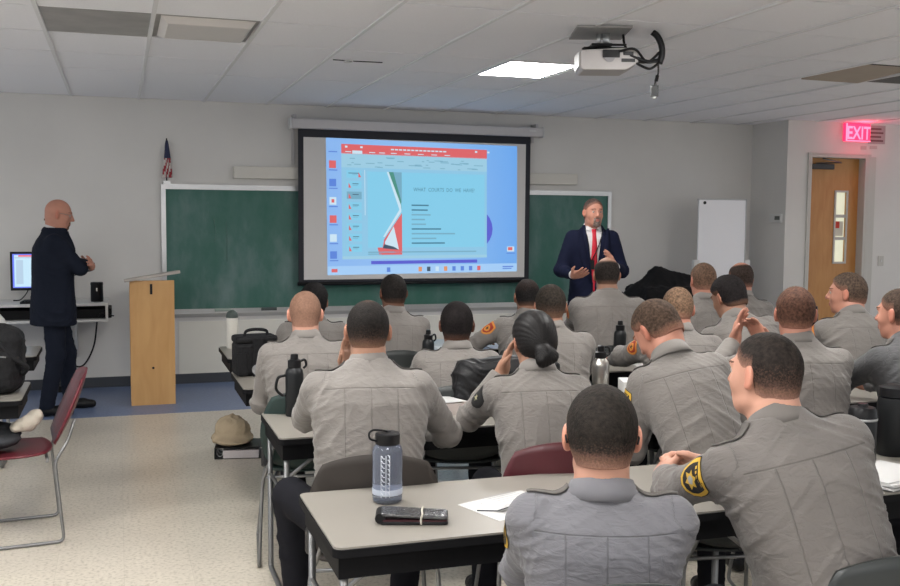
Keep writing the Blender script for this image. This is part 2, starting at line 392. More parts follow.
for x, lab, c in ((.90, 'pale felt eraser on the chalk tray left of the white bottle', (.25, .3, .27)), (1.36, 'dark felt eraser on the chalk tray right of the white bottle', (.06, .07, .07))):
    e_ = thing('chalk_eraser', lab, 'eraser', (x, YW-.06, .7095), 0)
    bm = nb(); box(bm, 0, .15, -.025, .025, 0, .022); obj('felt', bm, mat('felt', c, .95, bump=.5), e_)
    bm = nb(); box(bm, 0, .15, -.02, .02, .022, .04); obj('back', bm, mat('eraser_back', tuple(q*1.5 for q in c), .8), e_)
bm = nb(); lathe(bm, [(.028, 0), (.031, .01), (.031, .12), (.027, .145), (.012, .175), (.012, .19)]); 
b_ = thing('water_bottle', 'small clear plastic water bottle on the chalk tray beside the lecturer', 'bottle', (4.36, YW-.055, .7095))
M_clear = mat('clear_plastic', (.62, .70, .68), .12, var=0, trans=.75)
obj('bottle_body', bm, M_clear, b_, smooth='all'); bm = nb(); lathe(bm, [(.015, .19), (.015, .21)], 16); obj('cap', bm, M_white, b_)
# long white box over the board
t = thing('wall_box', 'long white boxed rail on the wall above the chalkboard, running behind the screen', 'wall rail', (1.095, YW, 2.04))
bm = nb(); box(bm, 0, 3.75, -.07, 0, 0, .122); obj('rail_cover', bm, mat('cream_rail', (.60, .575, .52), .5, var=.02), t, bevel=.006)
# flag on the rail
t = thing('flag', 'small striped flag on a short staff furled above the chalkboard corner', 'flag', (.455, YW-.045, 1.975))
bm = nb(); tube(bm, [(0, 0, 0), (.005, -.0, .44)], .006, 8); obj('staff', bm, M_rubber, t)
bm = nb(); box(bm, -.03, .03, -.02, .045, -.01, .03); obj('holder', bm, M_alu, t)
bm = nb(); n = 22; prev = None
for k in range(26):
    z = .42-.36*k/25; wdt = .008+.034*(k/25)**.7; ring = []
    for a in range(n):
        th = 2*PI*a/n; rr = wdt*(1+.35*math.sin(5*th+k*.15)); ring.append(bm.verts.new((.006+.002*k/25+rr*math.cos(th)*.9, rr*math.sin(th)*.7-.0, z)))
    if prev:
        for a in range(n):
            f = bm.faces.new((prev[a], prev[(a+1) % n], ring[(a+1) % n], ring[a])); f.smooth = True
            blue = k < 13
            f.material_index = 0 if blue else (1 if ((a+k//2)//2) % 2 else 2)
    prev = ring
bm.faces.new(prev)
obj('cloth', bm, [mat('flag_blue', (.03, .035, .08), .8), mat('flag_red', (.28, .03, .04), .8), mat('flag_white', (.55, .5, .47), .8)], t)

# ---- projection screen
SY = YW-.14
t = thing('projection_screen', 'pull-down projection screen with black border showing a projected slide window', 'projection screen', (0, SY, 0))
M_case = mat('screen_case', (.52, .50, .50), .4, var=.02)
k_ = SY/YW
def wx(x): return x*k_
def wz(z): return 1.67+(z-1.67)*k_
sx0, sx1, sz0, sz1 = wx(1.745), wx(4.30), wz(.99), wz(2.56)
bm = nb(); box(bm, wx(1.674), wx(4.423), -.06, .07, wz(2.555), wz(2.655)); obj('case', bm, M_case, t, bevel=.012)
bm = nb(); box(bm, wx(1.66), wx(1.674), -.062, .072, wz(2.55), wz(2.66)); box(bm, wx(4.423), wx(4.437), -.062, .072, wz(2.55), wz(2.66)); box(bm, wx(4.26), wx(4.34), -.0625, -.06, wz(2.61), wz(2.622)); obj('end_cap', bm, M_white, t)
for xx in (wx(1.70), wx(4.36)):
    bm = nb(); box(bm, xx, xx+.03, -.0, .136, wz(2.66), wz(2.70)); box(bm, xx, xx+.03, .12, .136, wz(2.2) if xx < 2 else wz(2.5), wz(2.70)); obj('bracket', bm, M_case, t)
bm = nb(); box(bm, sx0, sx1, 0, .004, sz0, sz1); obj('border', bm, mat('screen_black', (.012, .013, .02), .6), t)
bd = .055
bm = nb(); box(bm, sx0+bd, sx1-bd, -.003, 0, sz0+.03, sz1-.085); obj('surface', bm, mat('screen_white', (.62, .60, .58), .8, var=.01), t)
bm = nb(); tube(bm, [(sx0-.01, .0, sz0-.012), (sx1+.01, 0, sz0-.012)], .018, 10); obj('bottom_bar', bm, M_black, t)
# the projected picture: one mesh, flat colours of the desktop it shows. quad corners (trapezoid)
Q = [(wx(2.03), wz(2.475)), (wx(4.14), wz(2.45)), (wx(4.155), wz(1.085)), (wx(2.045), wz(1.065))]  # TL TR BR BL
PM = []
def pmat(name, c, s=1.0):
    PM.append(mat(name, (.06, .06, .06), .9, var=0, spec=.05, emit=c, estr=IMAGE_EMIT*s)); return len(PM)-1
def grad_mat():
    m, nt, p = new_mat('projected_desktop'); tc = nt.nodes.new('ShaderNodeTexCoord'); sp = nt.nodes.new('ShaderNodeSeparateXYZ')
    link(nt, tc.outputs['Object'], sp.inputs[0]); mr = nt.nodes.new('ShaderNodeMapRange'); mr.inputs[1].default_value = 2.0; mr.inputs[2].default_value = 4.1
    link(nt, sp.outputs[0], mr.inputs[0]); r = ramp(nt, mr.outputs[0], [(0, (.22, .44, .84)), (1, (.12, .36, .82)), (.5, (.26, .50, .86))])
    link(nt, r.outputs[0], p.inputs['Emission Color']); p.inputs['Emission Strength'].default_value = IMAGE_EMIT; p.inputs['Base Color'].default_value = (.06, .06, .06, 1)
    PM.append(m); return 0
grad_mat()
C_win = pmat('projected_window', (.26, .56, .78)); C_red = pmat('projected_red', (.72, .12, .13)); C_rib = pmat('projected_ribbon', (.33, .60, .76))
C_sld = pmat('projected_slide', (.22, .60, .82)); C_txt = pmat('projected_text', (.05, .20, .30)); C_wht = pmat('projected_white', (.60, .78, .90))
C_grn = pmat('projected_green', (.06, .28, .22)); C_gry = pmat('projected_grey', (.17, .40, .54)); C_pur = pmat('projected_purple', (.09, .10, .62))
C_tsk = pmat('projected_taskbar', (.36, .60, .92)); C_ico = pmat('projected_icon', (.09, .22, .70)); C_drk = pmat('projected_dark', (.03, .07, .12)); C_org = pmat('projected_orange', (.75, .30, .12))
def ip(u, v):
    a = Vector(Q[0]).lerp(Vector(Q[1]), u); b = Vector(Q[3]).lerp(Vector(Q[2]), u); return a.lerp(b, v)
bm = nb(); lay = [0]
def poly(pts, mi, d=None):
    y = -.004-(lay[0]+1)*.0003 if d is None else d
    vs = [bm.verts.new((ip(u, v).x, y, ip(u, v).y)) for u, v in pts]; f = bm.faces.new(vs); f.material_index = mi
    if f.calc_area() > 0:
        f.normal_update()
        if f.normal.y > 0: f.normal_flip()
def rc(u0, v0, u1, v1, mi, layer): lay[0] = layer; poly([(u0, v0), (u0, v1), (u1, v1), (u1, v0)], mi)
# coordinates measured on the crop of the picture: image spans 0..1
rc(0, 0, 1, 1, 0, 0)
lay[0] = 1; poly([(.70+.165*math.cos(a*PI/14), .66+.20*math.sin(a*PI/14)) for a in range(28)], C_pur)
rc(.22, .9, .78, .925, C_pur, 2)
rc(0, .935, 1, 1, C_tsk, 3)
for k, c in enumerate((C_ico, C_org, C_drk, C_wht, C_org, C_ico, C_ico, C_ico, C_red)): rc(.30+.045*k+(.12 if k > 0 else 0), .95, .318+.045*k+(.12 if k > 0 else 0), .985, c, 4)
rc(.02, .955, .05, .98, C_red, 4); rc(.92, .955, .98, .965, C_ico, 4); rc(.92, .972, .97, .98, C_ico, 4)
for k, c in enumerate((C_wht, C_red, C_ico, C_wht, C_red, C_wht, C_ico)):
    v = .03+k*.133 if k < 5 else .70+(k-5)*.125
    if k: rc(.014, v, .048, v+.055, c, 4)
    rc(.012, v+.065, .055, v+.073, C_ico, 4); 
    if k in (3,): rc(.024, v+.015, .038, v+.04, C_red, 5)
rc(.945, .80, .985, .84, C_wht, 4); rc(.95, .805, .975, .83, C_red, 5); rc(.942, .85, .99, .857, C_ico, 4)
X0, X1, Y0, Y1 = .075, .833, .04, .885
rc(X0, Y0, X1, Y1, C_win, 4)
rc(X0, Y0, X1, Y0+.07, C_red, 5)
rc(X0, Y0+.065, X1, Y0+.17, C_rib, 5); rc(X0+.055, Y0+.045, X0+.105, Y0+.068, C_wht, 6)
for u in (.02, .10, .73, .80): 
    rc(X0+u*.95, Y0+.012, X0+u*.95+.012, Y0+.026, C_wht, 6)
for k, u in enumerate((.02, .14, .19, .25, .32, .39, .46, .53)): rc(X0+u, Y0+.052, X0+u+.03, Y0+.058, C_wht, 6)
rr = random.Random(3)
for k in range(34):
    u = X0+.02+rr.random()*.68; v = Y0+.085+rr.random()*.075; rc(u, v, u+rr.uniform(.01, .05), v+.006, C_gry, 6)
rc(X0+.13, Y0+.195, X0+.745, Y1-.085, C_sld, 6)
rc(X0+.115, Y0+.185, X0+.118, Y0+.52, C_wht, 6)
for k in range(8):
    v = Y0+.19+k*.078; rc(X0+.025, v, X0+.10, v+.055, C_sld if k != 2 else C_gry, 6)
    lay[0] = 7; poly([(X0+.035+(.05 if k == 0 else 0), v+.012), (X0+.048+(.05 if k == 0 else 0), v+.05), (X0+.034+(.05 if k == 0 else 0), v+.05)], C_red)
    rc(X0+.054-(.02 if k == 0 else 0), v+.018, X0+.085, v+.023, C_drk, 7); rc(X0+.054, v+.03, X0+.08, v+.034, C_gry, 7)
# ribbon figure on the slide
def R(pts, mi, layer): lay[0] = layer; poly([(X0+a, Y0+b) for a, b in pts], mi)
R([(.235, .195), (.305, .195), (.305, .42), (.30, .43)], C_gry, 7)
R([(.237, .195), (.262, .195), (.300, .40), (.303, .47), (.288, .40)], C_grn, 8)
R([(.228, .195), (.238, .195), (.300, .44), (.302, .49), (.216, .68), (.207, .68), (.292, .475)], C_wht, 9)
R([(.305, .50), (.305, .815), (.187, .815), (.178, .76), (.205, .76), (.212, .70), (.235, .65)], C_red, 8)
R([(.262, .60), (.288, .775), (.218, .755), (.216, .72)], C_wht, 10)
R([(.213, .735), (.262, .755), (.288, .778), (.205, .766)], C_drk, 11)
rc(X0+.36, Y0+.60-.11, X0+.361, Y0+.5, C_txt, 8)
for k, (l, s_) in enumerate(((.09, 1), (.085, 1), (.10, 0), (.07, 0), (.075, 0), (.155, 1), (.23, 0), (.13, 0), (.175, 1))):
    v = Y0+.435+k*.036; rc(X0+.355, v, X0+.355+l, v+.011, C_txt if s_ else C_gry, 8)
rc(X0+.13, Y1-.055, X0+.70, Y1-.045, C_gry, 8); rc(X0+.13, Y1-.04, X0+.20, Y1-.032, C_gry, 8)
rc(X0, Y1-.022, X1, Y1, C_rib, 7)
p_ = ip(X0+.365, Y0+.335); text_into(bm, 'WHAT  COURTS  DO  WE  HAVE?', .056, p_.x, p_.y, -.0072, mi=C_txt, sx=.80)
for k in range(14): rc(X0+.25+k*.021, Y0+.022, X0+.266+k*.021, Y0+.032, C_wht, 6)
obj('projected_image', bm, PM, t)
# ================================================================== FURNITURE
TH = .745
M_apron = mat('black_table_edge', (.008, .008, .009), .6, spec=.06)
def table(x0, x1, y0, y1, label, group=None, inset=.03, brace=True):
    t = thing('folding_table', label, 'table', ((x0+x1)/2, (y0+y1)/2, 0), 0, group)
    a, b = (x1-x0)/2, (y1-y0)/2
    bm = nb(); prism(bm, rrect(-a+.004, a-.004, -b+.004, b-.004, .025), TH-.006, TH); obj('tabletop', bm, M_tabletop, t, smooth=True)
    bm = nb(); prism(bm, rrect(-a, a, -b, b, .03), TH-.03, TH-.0062); obj('edge_band', bm, M_apron, t, smooth=True)
    bm = nb(); box(bm, -a+.02, a-.02, -b+.03, -b+.045, TH-.10, TH-.03); box(bm, -a+.02, a-.02, b-.045, b-.03, TH-.10, TH-.03)
    box(bm, -a+.02, -a+.035, -b+.045, b-.045, TH-.10, TH-.03); box(bm, a-.035, a-.02, -b+.045, b-.045, TH-.10, TH-.03); obj('apron', bm, M_apron, t)
    for s, ins in ((-1, inset), (1, .2)):
        x = s*(a-ins-.03)
        bm = nb(); tube(bm, arcpts([(x, -b+.05, TH-.03), (x, -b+.05, .012), (x, b-.05, .012), (x, b-.05, TH-.03)], .03), .0125, 10)
        l = obj('leg', bm, M_leg, t)
        bm = nb(); tube(bm, [(x, -b+.055, TH-.28), (x, b-.055, TH-.28)], .009, 8); tube(bm, [(x, 0, TH-.28), (x-s*.32, 0, TH-.035)], .009, 8); obj('brace', bm, M_leg, t)
    return t
# rows, front row is row D
TR = {'A': (2.66, 3.25), 'B': (4.08, 4.66), 'C': (5.33, 5.96), 'D': (6.50, 7.14)}
L_, G_ = 1.83, .012
rowname = {'A': 'nearest row', 'B': 'second row', 'C': 'third row', 'D': 'front row'}
SPEC = {
 'A': [(.555, 'long pale classroom table nearest the viewer, holding the clear bottle and wallet'), (.555+L_+G_, 'pale classroom table at right in the nearest row holding two tall black bottles')],
 'B': [(.62, 'pale classroom table of the second row with a black flask at its left end'), (.62+L_+G_, 'pale classroom table of the second row with the steel flask and white carton'), (.62+2*(L_+G_), 'pale classroom table at the right end of the second row')],
 'C': [(.62, 'pale classroom table of the third row with the black lunch bag on its left corner'), (.62+L_+G_, 'pale classroom table of the third row holding the black flask right of centre'), (.62+2*(L_+G_), 'pale classroom table at the right end of the third row')],
 'D': [(.66, 'pale front-row classroom table with the white bottle at its left end'), (.66+L_+G_, 'pale front-row classroom table in front of the standing lecturer'), (.66+2*(L_+G_), 'pale front-row classroom table near the white board at right')]}
for r in 'ABCD':
    for k, (x, lab) in enumerate(SPEC[r]):
        table(x, x+L_, TR[r][0], TR[r][1], lab, 'classroom tables of the main block', inset=(.2 if k else {'A': .01, 'B': .01, 'C': .30, 'D': .42}[r]))
table(-.52-L_, -.47, 5.32, 5.90, 'pale classroom table at the left edge carrying the black backpack', 'classroom tables at the left edge', .2)
table(-.52-L_, -.52, 6.95, 7.50, 'pale classroom table at the left edge behind the one with the backpack', 'classroom tables at the left edge', .2)

def shell_chair(label, m_shell, x, y, rz, group='shell chairs of the class', rec=.055):
    t = thing('shell_chair', label, 'chair', (x, y, 0), rz, group)
    # seat shell: grid
    def sheet(f, nu, nv, th, outline):
        bm = nb(); g = [[None]*(nv+1) for _ in range(nu+1)]; h = [[None]*(nv+1) for _ in range(nu+1)]
        for i in range(nu+1):
            for j in range(nv+1):
                u, v = outline(i/nu*2-1, j/nv*2-1); p = f(u, v)
                e = .002; n = (f(u+e, v)-f(u-e, v)).cross(f(u, v+e)-f(u, v-e)).normalized()
                g[i][j] = bm.verts.new(p); h[i][j] = bm.verts.new(p-n*th)
        for i in range(nu):
            for j in range(nv):
                bm.faces.new((g[i][j], g[i+1][j], g[i+1][j+1], g[i][j+1])); bm.faces.new((h[i][j], h[i][j+1], h[i+1][j+1], h[i+1][j]))
        rim = [(i, 0) for i in range(nu)]+[(nu, j) for j in range(nv)]+[(i, nv) for i in range(nu, 0, -1)]+[(0, j) for j in range(nv, 0, -1)]
        for k in range(len(rim)):
            a, b = rim[k], rim[(k+1) % len(rim)]
            bm.faces.new((g[a[0]][a[1]], h[a[0]][a[1]], h[b[0]][b[1]], g[b[0]][b[1]]))
        bmesh.ops.recalc_face_normals(bm, faces=bm.faces); return bm
    def disk(u, v, e=.34):      # squircle rounding of the square parameter domain
        return u*math.sqrt(1-e*v*v), v*math.sqrt(1-e*u*u)
    def seat(u, v): return Vector((u*.225, v*.21+.01, .445+.018*u*u-.02*max(0, v)**2+.02*max(0, -v)**3))
    def back(u, v):
        z = .665+v*.195; wd = .235-.012*v
        return Vector((u*wd, -.215-rec*(v+1)*.5+.045*u*u*.9-.02*(1-v*v), z))
    obj('seat', sheet(seat, 14, 12, .012, disk), m_shell, t, smooth='all')
    obj('backrest', sheet(back, 16, 12, .011, disk), m_shell, t, smooth='all')
    for s in (-1, 1):
        bm = nb()
        tube(bm, arcpts([(s*.12, .12, .425), (s*.205, .17, .425), (s*.245, .25, .011), (s*.245, -.24, .011), (s*.225, -.205, .42), (s*.19, -.23-rec*.25, .52), (s*.17, -.228-rec*.45, .62)], .035), .0085, 8)
        obj('leg', bm, M_leg, t)
    bm = nb(); tube(bm, [(-.21, -.17, .424), (.21, -.17, .424)], .008, 8); obj('crossbar', bm, M_leg, t); bm = nb(); tube(bm, [(-.14, .13, .424), (.14, .13, .424)], .008, 8); obj('crossbar', bm, M_leg, t)
    return t
M_maroon = mat('maroon_plastic', (.105, .012, .019), .35, var=.12, scale=8)
M_mar2 = mat('dark_maroon_plastic', (.075, .015, .02), .4, var=.12, scale=8)
M_brown = mat('brown_grey_plastic', (.04, .034, .030), .55, spec=.2, var=.1, scale=8)
M_char = mat('charcoal_plastic', (.028, .032, .032), .45, var=.1, scale=8)
CH = {}
def chair_for(key, label, m, x, y, rz=0): CH[key] = shell_chair(label, m, x, y, rz)
chair_for('P1', 'dark charcoal chair under the nearest seated officer', M_char, 1.06, 2.08, -.25)
chair_for('P2', 'dark charcoal chair at the bottom right behind the officer with the gold shoulder patch', M_char, 1.83, 2.06, -.12)
chair_for('P3', 'brown-grey chair behind the clear water bottle', M_brown, .88, 3.55, -.02)
chair_for('P4', 'dark maroon chair under the woman with the hair bun', M_mar2, 1.60, 3.60, -.1)
chair_for('P5', 'dark chair under the officer bending over his notes', M_char, 2.35, 3.60, -.05)
chair_for('P6', 'dark maroon chair under the officer with raised clasped hands', M_mar2, 3.0, 3.62, -.1)
chair_for('P7', 'dark chair under the officer cut off by the right edge', M_char, 3.72, 3.62, -.1)
chair_for('P8', 'dark green-black chair under the officer at the left end of the third row', mat('green_black_plastic', (.012, .028, .024), .4), .83, 4.90)
chair_for('P9', 'charcoal chair with the black jacket hanging on it', M_char, 1.66, 4.86, -.05)
chair_for('P13', 'dark chair under the officer left of the steel flask', M_char, 2.22, 4.88, -.1)
chair_for('P10', 'dark chair under the short-haired officer in the middle of the third row', M_char, 2.92, 4.88, -.1)
chair_for('P11', 'dark chair under the black-haired officer leaning left', M_char, 3.50, 4.88, -.1)
chair_for('P12', 'dark chair under the officer seated in front of the wooden door', M_char, 4.38, 4.88, -.15)
chair_for('P19', 'dark chair under the dark-haired person half hidden at the left of the front row', M_char, 1.17, 6.08)
chair_for('P14', 'dark chair under the officer below the left half of the screen', M_char, 1.72, 6.06)
chair_for('P15', 'dark chair under the officer below the right end of the screen', M_char, 2.52, 6.08, -.1)
chair_for('P16', 'dark chair under the balding officer in front of the lecturer', M_char, 3.16, 6.02, -.1)
chair_for('P17', 'dark chair under the reddish-haired officer before the white board', M_char, 3.86, 6.02, -.1)
chair_for('P18', 'dark chair under the bald-topped officer before the white board', M_char, 4.42, 6.04, -.1)
shell_chair('bright maroon shell chair standing alone in the left aisle, turned sideways', M_maroon, -.55, 5.52, PI/2+.10, rec=.17)

# ---- lectern
M_oak = wood_mat('oak_veneer', (.50, .27, .095), (.58, .335, .13), (2, 2, .35), .45)
t = thing('lectern', 'tall oak lectern with a slanted grey top at the front of the room', 'lectern', (.285, 9.02, 0), 0)
bm = nb(); box(bm, -.20, .175, 0, .02, .0, 1.10); obj('front_panel', bm, M_oak, t, bevel=.002)
for s, x in ((0, -.20), (1, .155)):
    bm = nb(); prism(bm, [(.02, 0), (.42, 0), (.42, .98), (.02, 1.10)], x, x+.02, axis='x'); obj('side_panel', bm, M_oak, t)
bm = nb(); box(bm, -.18, .155, .02, .42, .5, .52); obj('shelf', bm, M_oak, t)
bm = nb(); box(bm, -.245, .23, -.05, .46, 0, .028); bm.transform(Matrix.Translation((0, 0, 1.125)) @ Matrix.Rotation(math.radians(-3), 4, 'X') @ Matrix.Rotation(math.radians(-9), 4, 'Y'))
obj('top', bm, mat('lectern_top', (.34, .31, .28), .35, .2, var=.1), t, bevel=.003)
bm = nb(); box(bm, -.03, -.01, -.006, 0, .98, 1.07); tube(bm, [(-.012, -.004, .33), (-.012, .0, .33)], .011, 10); obj('slot', bm, M_black, t)

# ---- computer shelf at the left
t = thing('computer_shelf', 'white open box shelf on the wall behind the man with crossed arms', 'shelf', (-1.3, 9.50, 0))
bm = nb(); box(bm, -1.6, 1.2, 0, .60, .845, .872); box(bm, -1.6, 1.2, 0, .60, .70, .722); box(bm, 1.178, 1.2, 0, .60, .722, .845); box(bm, -1.6, 1.178, .57, .60, .722, .845)
obj('shelf_box', bm, M_white, t, bevel=.002)
for x in (-.9, .9):
    bm = nb(); prism(bm, [(.1, .70), (.6, .70), (.6, .3)], x, x+.02, axis='x'); obj('bracket', bm, M_white, t)
t = thing('computer_monitor', 'black computer monitor on the white shelf showing the same slide', 'monitor', (-.70, 9.83, .872), 0)
bm = nb(); box(bm, -.24, .24, -.0, .035, .10, .455); obj('bezel', bm, M_black, t, bevel=.004)
bm = nb(); box(bm, -.04, .04, .035, .06, .0, .3); prism(bm, rrect(-.13, .13, -.09, .09, .03), 0, .012); box(bm, -.04, .04, .0, .04, .012, .10); obj('stand', bm, M_black, t)
bm = nb()
def sq(x0, x1, z0, z1, mi, d):
    f = bm.faces.new([bm.verts.new(p) for p in ((x0, -d, z0), (x1, -d, z0), (x1, -d, z1), (x0, -d, z1))]); f.material_index = mi
EM = [mat('monitor_'+n, (.1, .1, .1), .4, var=0, emit=c, estr=.8) for n, c in (('blue', (.10, .16, .85)), ('window', (.50, .72, .86)), ('red', (.80, .12, .14)), ('green', (.1, .4, .3)), ('grey', (.4, .55, .7)))]
sq(-.22, .22, .125, .435, 0, .001); sq(-.205, .20, .135, .425, 1, .0015); sq(-.17, .19, .41, .425, 2, .002); sq(-.20, .20, .395, .408, 4, .002)
f = bm.faces.new([bm.verts.new(p) for p in ((-.02, -.002, .22), (.07, -.002, .205), (.07, -.002, .29))]); f.material_index = 2
f = bm.faces.new([bm.verts.new(p) for p in ((.03, -.002, .37), (.05, -.002, .37), (.07, -.002, .31))]); f.material_index = 3
sq(-.19, -.13, .16, .38, 4, .002)
obj('display', bm, EM, t)
t = thing('keyboard', 'black keyboard on the white shelf in front of the monitor', 'keyboard', (-.62, 9.60, .872))
bm = nb(); box(bm, -.22, .22, -.07, .07, 0, .018); obj('keyboard_body', bm, M_black, t, bevel=.004)
bm = nb()
for i in range(15):
    for j in range(4): box(bm, -.205+i*.0275, -.183+i*.0275, -.058+j*.03, -.034+j*.03, .018, .024)
tag(obj('keys', bm, M_rubber, t), kind=None)
t = thing('desk_speaker', 'small black upright canister at the right end of the white shelf', 'canister', (-.195, 9.66, .872))
bm = nb(); lathe(bm, [(.052, 0), (.056, .01), (.054, .15), (.056, .155), (.056, .175), (.05, .18)]); obj('canister_body', bm, M_black, t, smooth=True)
bm = nb(); lathe(bm, [(.018, .18), (.018, .186)], 14); box(bm, -.006, .006, -.0585, -.052, .10, .13); obj('painted_highlight', bm, M_steel, t)  # pale steel pieces stand in for highlights on the black canister
t = thing('dark_equipment', 'dark low equipment case inside the white wall shelf', 'equipment', (-.35, 9.62, .722))
bm = nb(); box(bm, -.75, .28, 0, .40, 0, .085); obj('case', bm, M_rubber, t, bevel=.006)
bm = nb(); tube(bm, smoothpath([(.16, -.02, .02), (.2, -.03, .05), (.25, -.03, .03), (.3, -.02, .02)]), .006, 6); obj('cable', bm, M_black, t)
# power outlet strip and cables
t = thing('power_outlet', 'tan wall outlet plate low on the wall behind the legs of the suited man', 'outlet', (-.60, YW, .35))
bm = nb(); box(bm, -.06, .08, -.02, 0, 0, .085); obj('plate', bm, mat('tan_plate', (.27, .20, .10), .5), t, bevel=.003)
t = thing('power_cable', 'black cable hanging in a loop from the shelf down to the floor', 'cable', (-.5, 9.95, 0))
bm = nb(); tube(bm, smoothpath([(-.05, .03, .70), (.02, .03, .60), (.06, 0, .46), (-.04, 0, .36), (-.05, 0, .22), (-.04, 0, .12), (-.035, -.02, .03)]), .009, 6); obj('cord', bm, M_black, t); bm = nb()
tube(bm, smoothpath([(.04, .02, .70), (.05, .02, .5), (-.03, .0, .40), (.05, 0, .27), (.16, 0, .24), (.26, 0, .42), (.30, .02, .70)]), .008, 6)
obj('cord', bm, M_black, t); bm = nb(); box(bm, -.06, -.01, -.05, .0, .0, .06); obj('plug', bm, M_black, t)
t = thing('monitor_cable', 'thin black cable from the monitor lying on the white shelf', 'cable', (-.62, 9.9, .872))
bm = nb(); tube(bm, smoothpath([(-.16, .0, .14), (-.2, .02, .06), (-.25, .0, .008), (-.3, -.05, .008)]), .005, 6); obj('cord', bm, M_black, t); bm = nb(); tube(bm, smoothpath([(.03, .05, .1), (-.02, .03, .07), (-.05, .0, .03), (.0, -.03, .02), (.06, -.02, .04), (.04, .02, .09)]), .005, 6)
obj('cord', bm, M_black, t)

# ---- projector
t = thing('projector', 'white ceiling-hung projector with black cables on its back', 'projector', (2.79, 5.42, 2.617), -.32)
bm = nb(); prism(bm, [(-.17, -.06), (-.155, -.075), (.10, -.075), (.17, -.035), (.17, .04), (.12, .055), (-.17, .04)], -.13, .13, axis='y')
M_proj = mat('projector_white', (.50, .47, .46), .45, var=.04)
obj('projector_body', bm, M_proj, t, bevel=.008)
bm = nb(); box(bm, -.176, -.17, -.10, .10, -.055, .035); obj('side_plate', bm, M_white, t)
bm = nb(); box(bm, -.04, .06, -.138, -.13, -.005, .04); box(bm, .07, .15, -.134, -.13, -.03, -.01); box(bm, .08, .14, -.134, -.13, .01, .03); obj('port_panel', bm, M_black, t)
bm = nb(); lathe(bm, [(.032, 0), (.032, .004)], 20); bm.transform(Matrix.Translation((.0, -.131, .0)) @ Matrix.Rotation(PI/2, 4, 'X')); obj('vent_cap', bm, mat('projector_grey', (.33, .32, .33), .5), t)
bm = nb(); lathe(bm, [(.04, 0), (.045, .03), (.036, .035)], 20); bm.transform(Matrix.Translation((.02, .13, -.02)) @ Matrix.Rotation(-PI/2, 4, 'X')); obj('lens', bm, M_black, t)
bm = nb(); box(bm, -.14, .10, -.05, .05, .055, .07); box(bm, -.10, .02, -.09, .09, .07, .085); tube(bm, [(-.16, -.12, .045), (-.03, -.1, .075), (.1, -.12, .07)], .007, 6); obj('mount_plate', bm, M_black, t)
bm = nb(); tube(bm, [(-.0, 0, .08), (-.0, 0, .165)], .022, 14); tube(bm, [(-.045, 0, .08), (-.045, 0, .165)], .012, 10); obj('pole', bm, M_alu, t)
bm = nb(); box(bm, -.2, .12, -.2, .2, .155, .168); obj('ceiling_plate', bm, mat('dull_plate', (.30, .295, .29), .6, var=.1), t)
bm = nb(); tube(bm, smoothpath([(.10, 0, .15), (.11, -.02, .08), (.17, -.02, .0), (.25, -.02, -.01), (.32, -.02, .05)]), .008, 6)
tube(bm, smoothpath([(.12, -.12, .01), (.2, -.12, -.02), (.25, -.08, -.02), (.31, -.02, .0)]), .012, 6)
tube(bm, smoothpath([(.12, -.12, -.01), (.19, -.12, -.05), (.25, -.08, -.06), (.31, -.02, -.02)]), .008, 6)
tube(bm, smoothpath([(.05, -.13, .03), (.14, -.16, .04), (.22, -.1, -.02), (.30, -.02, -.01)]), .008, 6)
obj('cable', bm, M_black, t)
bm = nb(); tube(bm, smoothpath([(.27, -.02, .165), (.30, -.02, .14), (.325, -.02, .09), (.33, -.02, .03), (.315, -.02, -.02)]), [.020]*25, 8)
obj('cable_bundle', bm, M_black, t)
bm = nb(); tube(bm, smoothpath([(.31, -.02, -.02), (.31, -.02, -.08), (.297, -.02, -.12), (.29, -.02, -.16)]), .006, 6); tube(bm, [(.307, -.02, -.09), (.299, -.02, -.125)], .011, 8); box(bm, .268, .312, -.035, -.005, -.215, -.15); obj('hanging_plug', bm, M_black, t)
bm = nb(); tube(bm, [(.29, -.02, -.215), (.29, -.02, -.228)], .012, 8); obj('plug_tip', bm, M_white, t)

# ---- white board on easel and draped black object
t = thing('flip_chart_easel', 'tall white marker board on an easel near the room corner', 'easel', (6.40, 9.55, 0), 0)
bm = nb(); prism(bm, rrect(-.305, .30, .70, 1.895, .015), -.0, .02, axis='y'); obj('board', bm, mat('white_board', (.80, .80, .83), .3, var=.01), t)
bm = nb()
box(bm, -.315, .31, -.004, .024, 1.885, 1.90); box(bm, .297, .31, -.004, .024, .70, 1.9); obj('board_frame', bm, mat('board_rim', (.45, .45, .46), .4), t)
bm = nb(); tube(bm, [(-.235, -.006, 1.855), (-.235, .0, 1.855)], .018, 14); obj('magnet', bm, M_black, t)
for x in (-.36, .30):
    bm = nb(); box(bm, x, x+.065, -.02, .03, .62, 1.22); obj('side_tray', bm, M_white, t)
for a_, b_ in (((-.33, .0, .75), (-.38, -.1, .01)), ((.33, .0, .75), (.38, -.1, .01)), ((0, .03, 1.4), (0, .42, .01))):
    bm = nb(); tube(bm, [a_, b_], .014, 8); obj('leg', bm, M_leg, t)

